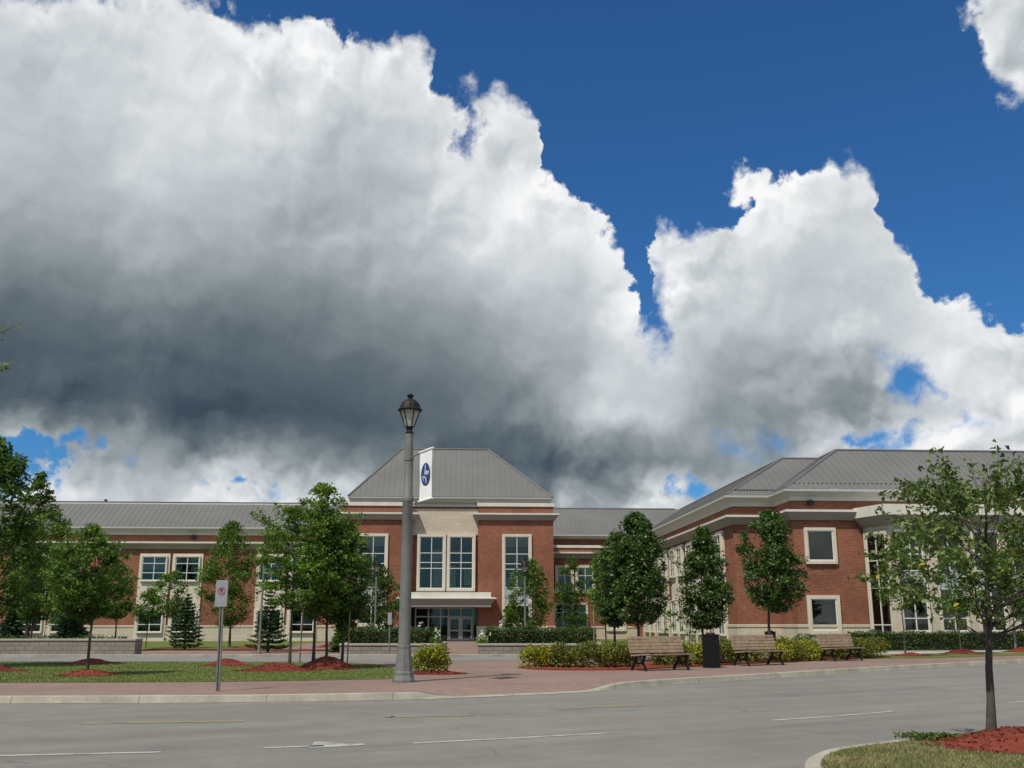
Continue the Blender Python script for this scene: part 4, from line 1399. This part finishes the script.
make_tree('pear_tree', 3.65, 40, 4.3, 2.8, 4.45, 1.45, L_locust, 'lighter small tree peeping out left of the largest dense tree by the first bench', prof='column', leaves=4600, lsize=.09, clumps=50, seed=28, trunk=.035, feather=8)
make_tree('pear_tree', 3.78, 38, 4.85, 3.0, 4.8, 1.4, L_pear, 'second tree from the left in the dense group behind the first bench', prof='pear', leaves=8000, lsize=.088, clumps=85, trunk=.055, seed=29, feather=6)
make_tree('pear_tree', 4.55, 37, 5.5, 3.35, 5.8, 1.45, L_pear, 'largest dense dark tree with a pointed top, behind the first bench', prof='pear', leaves=15000, lsize=.088, clumps=150, crad=.17, trunk=.06, seed=30, feather=10)
make_tree('pear_tree', 7.05, 38, 5.05, 6.15, 8.2, 1.3, L_pear, 'dense egg-shaped tree directly above the black litter bin', prof='pear', leaves=11000, lsize=.088, clumps=120, crad=.18, trunk=.05, seed=31, feather=8)
make_tree('pear_tree', 10.75, 43, 6.22, 9.6, 12.45, 1.95, L_pear, 'dense egg-shaped tree against the brick corner above the second bench', prof='pear', leaves=12000, lsize=.10, clumps=120, crad=.18, trunk=.07, seed=32, feather=8)
make_tree('broadleaf_tree', 16.72, 44, 5.3, 15.7, 18.0, 2.0, L_mid, 'young tree in front of the stone portico, leftmost of those on the right verge', prof='open', leaves=3600, lsize=.10, clumps=50, seed=33, trunk=.035, gap=.3)
make_tree('broadleaf_tree', 20.57, 47.4, 5.1, 19.6, 21.9, 1.8, L_mid, 'young tree on the right verge seen through the leaves of the nearest tree', prof='open', leaves=3600, lsize=.11, clumps=50, seed=34, trunk=.035, gap=.2)
make_tree('broadleaf_tree', 24.6, 50.4, 5.7, 23.6, 26.3, 2.1, L_mid, 'young tree in a mulch mound at the right edge, behind the nearest tree', prof='round', leaves=4200, lsize=.11, clumps=50, seed=35, trunk=.04)
make_tree('sapling', 7.75, 52, 2.7, 7.2, 8.4, .75, L_locust, 'thin bright sapling in front of the white framed side windows, left one', prof='open', leaves=500, lsize=.10, clumps=16, seed=36, trunk=.025, limbs=8, gap=.2)
make_tree('sapling', 8.6, 50, 2.6, 8.0, 9.1, .8, L_locust, 'thin bright sapling in front of the white framed side windows, nearer the litter bin', prof='open', leaves=500, lsize=.10, clumps=16, seed=37, trunk=.025, limbs=8, gap=.2)
near = make_tree('broadleaf_tree', 5.55, 12.2, 3.63, 4.33, 6.98, 1.45, L_fore, 'nearest tree with a few yellow leaves, on the red mulch of the grass island', prof='open', leaves=4300, lsize=.066, clumps=84, crad=.15, trunk=.052, seed=38, feather=60, z0=.27, fill=.30, limbs=60, gap=.7, droop=.6, squash=.65)
make_tree('broadleaf_tree', -4.75, 6.5, 4.2, -5.9, -3.75, 1.6, L_fore, 'tree just outside the left edge whose twig tips poke into the sky', prof='round', leaves=4000, lsize=.048, clumps=60, crad=.15, trunk=.05, seed=39, fill=.2, limbs=30, z0=0., sprigs=[((.9, 0, 3.22), (1.375, 0, 3.46)), ((.9, 0, 2.98), (1.375, 0, 3.20))])
for i, (x, y, H, w) in enumerate([(-45.5, 112, 14.9, 2.6), (-52, 112, 15.2, 4.2), (-47.9, 114, 14.0, 2.), (-39.6, 110, 13.0, 1.6), (-60, 108, 16, 4)]):
    make_spruce('conifer', x, y, H, w, ['slim conifer tip showing above the left roof', 'broad conifer behind the left roof beside the tall dark tree', 'conifer top just right of the slim tip above the left roof',
                'conifer hidden behind the roof of the left wing', 'large conifer beyond the left wing at the left edge'][i], seed=50 + i, dens=1.0)
make_tree('broadleaf_tree', -29.2, 62, 10.7, -31.0, -27.9, 2, L_dark, 'dark treetop beside the tallest left tree, standing out against the blue patch', prof='column', leaves=6000, lsize=.16, clumps=80, seed=45, trunk=.1)
make_spruce('spruce', -17.1, 54, 2.95, 1.15, 'small wide spruce in the mulch strip left of the no parking sign', seed=60, dens=.62)
make_spruce('spruce', -11.8, 50, 3.15, 1.08, 'spruce between the no parking sign and the clump of trees', seed=61, dens=.66)
make_spruce('yew', -8.1, 50, 2.1, .80, 'low bushy conifer left of the short wall by the entrance', seed=62, dens=1.5, mat=L_mid, low=.04)
make_spruce('spruce', -20.7, 48.5, 2.2, .95, 'dark spruce behind the long block wall at the left', seed=63, dens=1.3)
make_spruce('spruce', -23.6, 48.5, 2.1, .9, 'dark spruce at the left edge behind the long block wall', seed=64, dens=1.2)

make_hedge('hedge', [(-7.3, 46.9), (-3.4, 46.9)], 1.5, 1.16, 'clipped hedge on the short wall left of the entrance doors', 1)
make_hedge('hedge', [(-1.15, 47.0), (3.75, 47.0)], 1.6, 1.18, 'clipped hedge on the short wall right of the entrance doors', 2)
make_hedge('hedge', [(-17.6, 46.9), (-40, 46.9)], .8, .80, 'low ragged hedge behind the long block wall at the left', 3, dens=260)
make_hedge('hedge', [(17.8, 54.1), (34, 55.0)], 1.1, .95, 'long clipped hedge along the foot of the stone portico', 4, dens=420)
for i, x in enumerate((15.1, 16.5)):
    make_shrub('round_bush', x, 53.4 + i * .3, 1.25, .95, L_hedge, ['round dark bush at the brick wall, left of the long hedge', 'round dark bush touching the left end of the long hedge'][i], 'bush', seed=70 + i, z0=GZ, n=1800)
make_shrub('low_bush', 13.6, 52.6, 1.6, .7, L_hedge, 'low dark bush at the brick wall under the lower square window', 'bush', seed=74, z0=GZ, n=1700)

SHR = [(-2.25, 29.0, .88, .70, 1, 'yellow green shrub with red mulch right behind the foot of the tall street lamp'),
       (.85, 32.5, 1.15, .62, 1, 'yellow green shrub at the left tip of the long mulch bed'),
       (1.75, 32.2, 1.1, .66, 0, 'second shrub from the left tip of the long mulch bed'),
       (2.65, 32.3, 1.25, .74, 2, 'reddish olive shrub just left of the first bench'),
       (3.4, 32.7, 1.1, .70, 2, 'olive shrub touching the left end of the first bench'),
       (5.1, 33.7, 1.1, .60, 0, 'shrub behind the right half of the first bench'),
       (6.1, 34.4, 1.15, .72, 1, 'golden shrub between the first bench and the litter bin'),
       (7.1, 35.5, 1.1, .70, 0, 'shrub between the litter bin and the second bench'),
       (8.2, 36.6, 1.1, .58, 2, 'shrub hidden behind the second bench'),
       (9.35, 37.5, 1.25, .76, 1, 'golden shrub right of the second bench'),
       (10.25, 38.3, 1.2, .74, 0, 'shrub in the middle between the second and third bench'),
       (11.15, 39.1, 1.1, .66, 1, 'golden shrub touching the left end of the third bench'),
       (12.5, 40.5, 1.1, .58, 2, 'shrub hidden behind the third bench'),
       (13.7, 41.4, 1.2, .74, 0, 'shrub right of the third bench'),
       (14.6, 42.3, 1.2, .72, 2, 'last shrub at the right end of the long mulch bed')]
for i, (x, y, w_, h_, k, lab) in enumerate(SHR):
    make_shrub('shrub', x, y, w_ * 1.3, h_ * 1.25, (L_shrub2, L_shrub, L_shrub2)[k], lab, group='shrubs along the benches', seed=100 + i, n=3200, ls=.068)
for i, (x, y, w_, h_, lab) in enumerate([(-3.35, 46.0, .55, .75, 'white lilies at the end of the left short wall'), (-1.3, 46.0, .75, .72, 'white lilies at the end of the right short wall'),
                                         (-6.2, 48.3, .8, 1.2, 'white flowers showing over the hedge left of the lamp'), (-4.2, 48.4, .8, 1.22, 'white flowers showing over the hedge just right of the lamp'),
                                         (-.6, 48.6, 1.3, 1.25, 'white flowers showing over the left end of the right hedge')]):
    make_shrub('lily_plant', x, y, w_, h_, L_locust, lab, 'flowers', 'white flowers by the entrance', seed=130 + i, n=260, ls=.10, z0=GZ if i > 1 else .35, blossom=M_white_petal)

# grass blades where the lawn is close enough to see them
def inside(poly, x, y):
    c = False; j = len(poly) - 1
    for i in range(len(poly)):
        xi, yi = poly[i]; xj, yj = poly[j]
        if (yi > y) != (yj > y) and x < (xj - xi) * (y - yi) / (yj - yi) + xi: c = not c
        j = i
    return c


def blades(name, pts, z, h, wd, mat, seed):
    rs = np.random.RandomState(seed); P = np.array(pts); n = len(P)
    B = np.column_stack([P, np.full(n, z)])
    a = rs.uniform(0, 6.283, n); hh = h * rs.uniform(.4, 1.25, n)
    lean = rs.normal(size=(n, 2)) * h * .5
    s = np.stack([np.cos(a), np.sin(a), np.zeros(n)], 1) * wd
    T = B + np.column_stack([lean, hh])
    V = np.stack([B - s, B + s, T + s * .25, T - s * .25], 1)
    o = quads_mesh(name, V, mat, None)
    return tag(o, kind='stuff')


M_blade = material('blade_green', (.075, .11, .024), .8, col2=(.15, .175, .05), scale=.8, island=.4)
M_blade2 = material('blade_dry', (.085, .115, .032), .8, col2=(.29, .245, .12), scale=1.7, island=.4)
ip = isl_in + [(16, 14), (9.5, 11.8), (6.6, 10.95), (5.35, 10.3), (4.6, 8.6)]
rd = random.Random(4); P = []
while len(P) < 42000:
    x, y = rd.uniform(2.7, 9.5), rd.uniform(9.6, 16)
    if ((x - 5.80) / 1.0) ** 2 + ((y - 12.15) / .78) ** 2 < .95: continue
    if inside(ip, x, y) and rd.random() < .75 + .25 * math.sin(x * 5 + y * 3): P.append((x, y))
o = blades('grass', P, .12, .032, .004, M_blade2, 1); o['label'] = 'dry short grass on the traffic island'; o['category'] = 'grass'
P = []
lawn_in = LAWN
while len(P) < 42000:
    y = 24 + 13.6 * rd.random() ** 1.4; x = rd.uniform(-21, -2.9)
    if inside(lawn_in, x, y): P.append((x, y))
o = blades('grass', P, .13, .035, .009, M_blade, 2); o['label'] = 'green lawn grass on the strip left of the tall street lamp'; o['category'] = 'grass'
# weeds of small dark leaves beside the island mulch
P = np.array([(max(4.66, 5.02 + random.Random(i).gauss(0, .17)), 12.76 + random.Random(i * 7 + 999).gauss(0, .06)) for i in range(420)])
rs = np.random.RandomState(3)
C = np.column_stack([P, .15 + rs.uniform(0, .05, len(P))])
near.rotation_euler.y = R(4.5)
wd_root = empty('leaf_patch', (4.75, 12.98, .12), 'dark leafy weeds beside the red mulch on the island', 'greenery')
quads_mesh('foliage', leaf_quads(C - np.array([4.75, 12.98, .12]), .05, rs, .3, .5, 0), L_dark, wd_root)

# ------------------------------------------------------------------ street furniture
def street_lamp(loc, h, label, banner=False, scale=1., rot=0.):
    o = empty('street_lamp', loc, label, 'street lamp', None if banner else 'smaller lamps by the building', rot)
    s = scale
    mb = MB()
    mb.lathe([(.275, 0), (.275, .05), (.26, .09), (.235, .16), (.235, .22), (.215, .26), (.20, .40), (.178, .60), (.162, .78), (.168, .80), (.168, .84), (.15, .86)], 8 if banner else 12)
    if not banner:
        mb = MB(); mb.lathe([(.15 * s, 0), (.15 * s, .06), (.11 * s, .12), (.09 * s, .3), (.07 * s, .5)], 12)
    mb.build('base', M_pole, o, smooth=not banner)
    mb = MB()
    zl = h - 1.02 * s
    if banner:
        mb.lathe([(.150, .84), (.145, 1.4), (.137, 2.6), (.130, 4.30), (.143, 4.32), (.143, 4.42), (.118, 4.46), (.108, 5.4), (.098, zl)], 20)
    else:
        mb.lathe([(.068 * s, .48), (.055 * s, zl)], 12)
    mb.build('pole', M_pole, o, smooth=True)
    la = MB(); la.lathe([(.05 * s, zl - .02), (.095 * s, zl + .0), (.10 * s, zl + .05), (.07 * s, zl + .09), (.085 * s, zl + .16), (.115 * s, zl + .19)], 12)
    zt = zl + .62 * s
    for k in range(6):       # cage ribs
        a = math.pi / 3 * k
        la.tube([(math.cos(a) * .112 * s, math.sin(a) * .112 * s, zl + .18), (math.cos(a) * .262 * s, math.sin(a) * .262 * s, zt)], .014 * s, 5)
    L = la.build('lantern', M_black, o)
    g_ = MB(); g_.lathe([(.105 * s, zl + .19), (.25 * s, zt)], 6); g_.build('glass', M_lampglass, L)
    bu = MB(); bu.lathe([(.03 * s, zl + .19), (.035 * s, zl + .3), (.045 * s, zl + .38), (.01 * s, zl + .46)], 10); bu.build('bulb', M_white_petal, L)
    ca = MB(); ca.lathe([(.305 * s, zt - .02), (.315 * s, zt + .01), (.275 * s, zt + .05), (.255 * s, zt + .12), (.21 * s, zt + .20), (.13 * s, zt + .27), (.06 * s, zt + .29), (.06 * s, zt + .34), (.085 * s, zt + .36), (.085 * s, zt + .40), (.03 * s, zt + .43)], 12)
    ca.build('cap', M_black, L)
    return o


M_lampglass = bpy.data.materials.new('lamp_glass'); M_lampglass.use_nodes = True
_b = M_lampglass.node_tree.nodes['Principled BSDF']
_b.inputs['Base Color'].default_value = (.62, .60, .54, 1); _b.inputs['Roughness'].default_value = .25
_b.inputs['Alpha'].default_value = .55
LX, LY = -2.60, 24.95
lamp = street_lamp((LX, LY, .124), 7.05, 'tall grey street lamp with a black lantern and a white banner, nearest lamp', True)
bd = Vector((.52, -.85, 0)).normalized(); br = math.atan2(bd.y, bd.x)
for zz, r_ in ((5.45, .016), (4.25, .016)):
    am = MB(); am.tube([(0, 0, zz - .06), (.35 * bd.x, .35 * bd.y, zz - .02), (.58 * bd.x, .58 * bd.y, zz), (.66 * bd.x, .66 * bd.y, zz + .02)], r_, 8)
    am.lathe([(.125, zz - .10), (.125, zz - .02)], 16)
    am.build('banner_arm', M_pole, lamp)
bn = empty('banner', (LX + bd.x * .64, LY + bd.y * .64, .124 + 4.27), 'white cloth banner with a dark blue oval emblem hanging from the tall street lamp', 'banner', rotz=br)
mb = MB(); N = 10
vs = []
for i in range(N + 1):
    for j in range(7):
        u = j / 6 * .66; v = i / N * 1.18
        vs.append((u, .012 * math.sin(j * 1.3 + i * .5) * math.sin(math.pi * i / N), v + .015 * j / 6))
n0 = len(vs)
vs += [(a, b + .004, c) for a, b, c in vs]
fs = []
for i in range(N):
    for j in range(6):
        a = i * 7 + j; fs.append((a, a + 1, a + 8, a + 7)); fs.append((a + n0, a + n0 + 7, a + n0 + 8, a + n0 + 1))
mb.add(vs, fs); mb.build('cloth', M_banner, bn, smooth=True)
mb = MB()
for zz in (-.012, 1.20): mb.tube([(-.04, .002, zz), (.70, .002, zz + .02)], .026, 10)
mb.build('sleeve', M_banner, bn)
for side, yy in ((-1, -.018), (1, .022)):
    em = MB(); cx_, cz_ = .34, .62; K = 36
    em.add([(cx_ + .235 * math.cos(2 * math.pi * k / K), yy, cz_ + .275 * math.sin(2 * math.pi * k / K)) for k in range(K)], [tuple(range(K))[::side]])
    eo = em.build('emblem', M_navy, bn)
    mk_ = MB(); y2 = yy + side * .003

    def stroke(pts, w_):
        for (a, b), (c, d) in zip(pts[:-1], pts[1:]):
            t_ = Vector((c - a, d - b)).normalized() * w_ / 2
            mk_.add([(cx_ + a - t_.y, y2, cz_ + b + t_.x), (cx_ + c - t_.y, y2, cz_ + d + t_.x), (cx_ + c + t_.y, y2, cz_ + d - t_.x), (cx_ + a + t_.y, y2, cz_ + b - t_.x)], [(0, 1, 2, 3)])
    stroke([(.0, .24), (-.01, .06), (-.045, .0)], .045)
    stroke([(.0, .06), (.09, .05), (.19, .03)], .055)
    stroke([(.17, .01), (.08, -.01), (.0, .02)], .04)
    stroke([(-.17, -.08), (-.08, -.05), (.01, -.09)], .04)
    stroke([(-.10, -.10), (-.09, -.16)], .04)
    stroke([(.04, -.08), (.04, -.22)], .05)
    mk_.build('device', M_emb, eo)

street_lamp((-6.66, 50, GZ), 4.4, 'small lamp in front of the tall left pavilion window', scale=.75)
street_lamp((.66, 52, GZ), 4.5, 'small lamp in front of the tall right pavilion window', scale=.75)
street_lamp((-11.05, 45.2, GZ), 4.8, 'small lamp left of the feathery tree clump, in front of the left wing', scale=.75)

# no parking sign
o = empty('parking_sign', (-6.1, 21.65, .124), 'no parking sign on a slim steel post at the kerb', 'sign')
mb = MB(); mb.add([], [])
ln = -.045
def post(mb, xo, w_, y0, y1, h):
    mb.add([(xo - w_, y0, -.05), (xo + w_, y0, -.05), (xo + w_, y1, -.05), (xo - w_, y1, -.05), (xo - w_ + ln, y0, h), (xo + w_ + ln, y0, h), (xo + w_ + ln, y1, h), (xo - w_ + ln, y1, h)],
           [(0, 3, 2, 1), (4, 5, 6, 7), (0, 1, 5, 4), (1, 2, 6, 5), (2, 3, 7, 6), (3, 0, 4, 7)])
post(mb, -.030, .012, -.02, .022, 2.24); post(mb, .030, .012, -.02, .022, 2.24); post(mb, 0, .0175, .006, .021, 2.24)
mb.build('post', M_pole, o)
mb = MB(); W, Hs = .128, .275; cxs, czs = ln - .005, 1.985
K = 6; out = []
for (sx, sz, a0) in ((1, 1, 0), (-1, 1, 90), (-1, -1, 180), (1, -1, 270)):
    for k in range(K + 1):
        a = R(a0 + 90 * k / K); out.append((cxs + sx * (W - .03) + .03 * math.cos(a), czs + sz * (Hs - .03) + .03 * math.sin(a)))
nn = len(out)
mb.add([(x, -.030, z) for x, z in out] + [(x, -.026, z) for x, z in out], [tuple(range(nn)), tuple(range(nn, 2 * nn))[::-1]] + [(i, i + nn, (i + 1) % nn + nn, (i + 1) % nn) for i in range(nn)])
pn = mb.build('panel', M_sign, o)
rg = MB(); K = 28; zc = czs + .045
vs = []
for r_ in (.082, .064):
    vs += [(cxs + r_ * math.cos(2 * math.pi * k / K), -.0335, zc + r_ * math.sin(2 * math.pi * k / K)) for k in range(K)]
rg.add(vs, [(k, (k + 1) % K, (k + 1) % K + K, k + K) for k in range(K)])
q = .0095; rg.add([(cxs - .053, -.0345, zc + .053 - q), (cxs - .053 + q, -.0345, zc + .053), (cxs + .053, -.0345, zc - .053 + q), (cxs + .053 - q, -.0345, zc - .053)], [(0, 1, 2, 3)])
rg.build('ring', M_red, pn)
tx = bpy.data.curves.new('letter', 'FONT'); tx.body = 'P'; tx.size = .125; tx.align_x = 'CENTER'; tx.align_y = 'CENTER'; tx.extrude = .0008; tx.offset = .003
to = bpy.data.objects.new('letter', tx); col.objects.link(to); to.rotation_euler = (math.pi / 2, 0, 0); to.location = (cxs, -.0325, zc)
bpy.context.view_layer.update()
me = bpy.data.meshes.new_from_object(to.evaluated_get(bpy.context.evaluated_depsgraph_get()))
me.transform(to.matrix_world); bpy.data.objects.remove(to)
me.materials.clear(); me.materials.append(M_ink)
lo = bpy.data.objects.new('letter', me); col.objects.link(lo); lo.parent = pn

# small sign by the entrance road
o = empty('small_sign', (-5.62, 49, GZ), 'small grey sign on a thin post just left of the tall lamp', 'sign')
o.location = (-5.35, 45.0, GZ)
mb = MB(); mb.tube([(0, 0, -.05), (0, 0, 1.82)], .028, 8); mb.build('post', M_pole, o)
mb = MB(); mb.box(-.09, .09, -.05, -.03, 1.30, 1.82); mb.build('panel', M_sign, o, bevel=.01)
o = empty('marker_post', (25.1, 51.5, GZ), 'slim pale post in front of the long hedge at the right edge', 'post')
mb = MB(); mb.tube([(0, 0, -.05), (0, 0, 1.25)], .05, 8); mb.build('shaft', M_sign, o)
mb = MB(); mb.lathe([(.06, 1.23), (.06, 1.3), (.02, 1.34)], 10); mb.build('cap', M_sign, o)

# tree stakes in the clump
for i, (x, y, h) in enumerate([(-6.35, 31.0, 1.95), (-5.15, 32.4, 1.8), (-18.0, 59.2, 2.0), (3.05, 38.6, 1.9)]):
    o = empty('tree_stake', (x, y, GZ), ['thin wooden stake between the trunks of the feathery clump', 'thin wooden stake at the right edge of the tree clump', 'thin stake beside the tall loose tree behind the no parking sign', 'thin stake behind the shrubs left of the first bench'][i], 'stake', 'wooden stakes beside young trees')
    mb = MB(); mb.tube([(0, 0, -.1), (.02, 0, h * .5), (.03, .01, h)], [.024, .022, .02], 7); mb.build('shaft', M_wood, o)
    mb = MB(); mb.tube([(.03, .0, h - .2), (.12, .05, h - .16), (.22, .1, h - .2)], .008, 5); mb.build('tie', M_black, o)


# benches
def make_bench():
    o = empty('park_bench', (0, 0, 0), None, 'bench', 'wooden benches along the mulch bed')
    Lh = 1.02
    st = MB()
    for k, (y, z) in enumerate([(-.30, .455), (-.185, .445), (-.07, .437), (.045, .435)]):
        st.box(-Lh, Lh, y - .048, y + .048, z - .02, z + .02)
    st.build('seat', M_wood, o, bevel=.006)
    bk = MB()
    for k in range(5):
        z = .545 + k * .098; y = .125 + .055 * k * .52
        bk.add([(-Lh, y - .014, z - .042), (Lh, y - .014, z - .042), (Lh, y + .022, z - .050), (-Lh, y + .022, z - .050), (-Lh, y + .010, z + .042), (Lh, y + .010, z + .042), (Lh, y + .046, z + .034), (-Lh, y + .046, z + .034)],
               [(0, 3, 2, 1), (4, 5, 6, 7), (0, 1, 5, 4), (1, 2, 6, 5), (2, 3, 7, 6), (3, 0, 4, 7)])
    bk.build('backrest', M_wood, o, bevel=.005)
    for x in (-.80, .80):
        f = MB()
        def bar(pts, w_, t_=.03):
            for (a, b) in zip(pts[:-1], pts[1:]):
                d_ = Vector((b[0] - a[0], b[1] - a[1])); n_ = Vector((-d_.y, d_.x)).normalized() * w_ / 2
                q_ = [(a[0] - n_.x, a[1] - n_.y), (b[0] - n_.x, b[1] - n_.y), (b[0] + n_.x, b[1] + n_.y), (a[0] + n_.x, a[1] + n_.y)]
                f.add([(x - t_, y, z) for y, z in q_] + [(x + t_, y, z) for y, z in q_], [(0, 1, 2, 3), (7, 6, 5, 4), (0, 4, 5, 1), (1, 5, 6, 2), (2, 6, 7, 3), (3, 7, 4, 0)])
        bar([(-.34, .0), (-.30, .10), (-.20, .22), (-.24, .34), (-.32, .42)], .055)
        bar([(.34, .0), (.30, .10), (.16, .24), (.10, .42)], .055)
        bar([(-.34, .42), (-.05, .405), (.12, .405)], .035)
        bar([(-.21, .23), (-.02, .20), (.17, .23)], .045)
        bar([(.10, .40), (.17, .62), (.275, .96)], .04, .018)
        f.lathe([(.05, 0), (.05, .025), (.03, .03)], 8, (x, -.34)); f.lathe([(.05, 0), (.05, .025), (.03, .03)], 8, (x, .34))
        f.build('leg_frame', M_black, o)
    return o


bench = make_bench()
BL = ['first wooden bench from the left, beside the black litter bin', 'wooden bench in the middle, right of the litter bin and under the corner tree', 'rightmost wooden bench, nearest to the stone portico']
for i, (x, y, r_) in enumerate([(4.45, 31.15, 30), (8.25, 34.7, 33), (12.35, 38.9, 36)]):
    b = bench if i == 0 else copy_tree(bench)
    b.location = (x, y, .128); b.rotation_euler.z = R(r_); b['label'] = BL[i]


# litter bins
def litter_bin(loc, rz, label, s=1., lid=True):
    o = empty('litter_bin', loc, label, 'litter bin', None, rz)
    mb = MB(); a = .19 * s; h = .98 * s
    mb.box(-a + .012, a - .012, -a + .012, a - .012, .05, h)
    # vertical slats all round
    for k in range(7):
        u = -a + (k + .5) * 2 * a / 7; w_ = a / 7 * .8
        for sg in (-1, 1):
            mb.box(u - w_, u + w_, sg * a - .012, sg * a + .012, .06, h - .01)
            mb.box(sg * a - .012, sg * a + .012, u - w_, u + w_, .06, h - .01)
    mb.build('body', M_black, o)
    b = MB(); b.box(-a - .01, a + .01, -a - .01, a + .01, 0, .05); b.build('base', M_black, o)
    b = MB(); b.box(-a - .025, a + .025, -a - .025, a + .025, h, h + .045); b.lathe([(.16 * s, h + .045), (.15 * s, h + .08), (.10 * s, h + .10), (.09 * s, h + .095)], 16); b.build('lid', M_black, o, bevel=.008)
    return o


litter_bin((6.30, 32.75, .128), R(45), 'tall black slatted litter bin between the first and second bench')
litter_bin((12.4, 49.5, .13), R(20), 'smaller black bin behind the second bench at the trunk of the corner tree', .95)
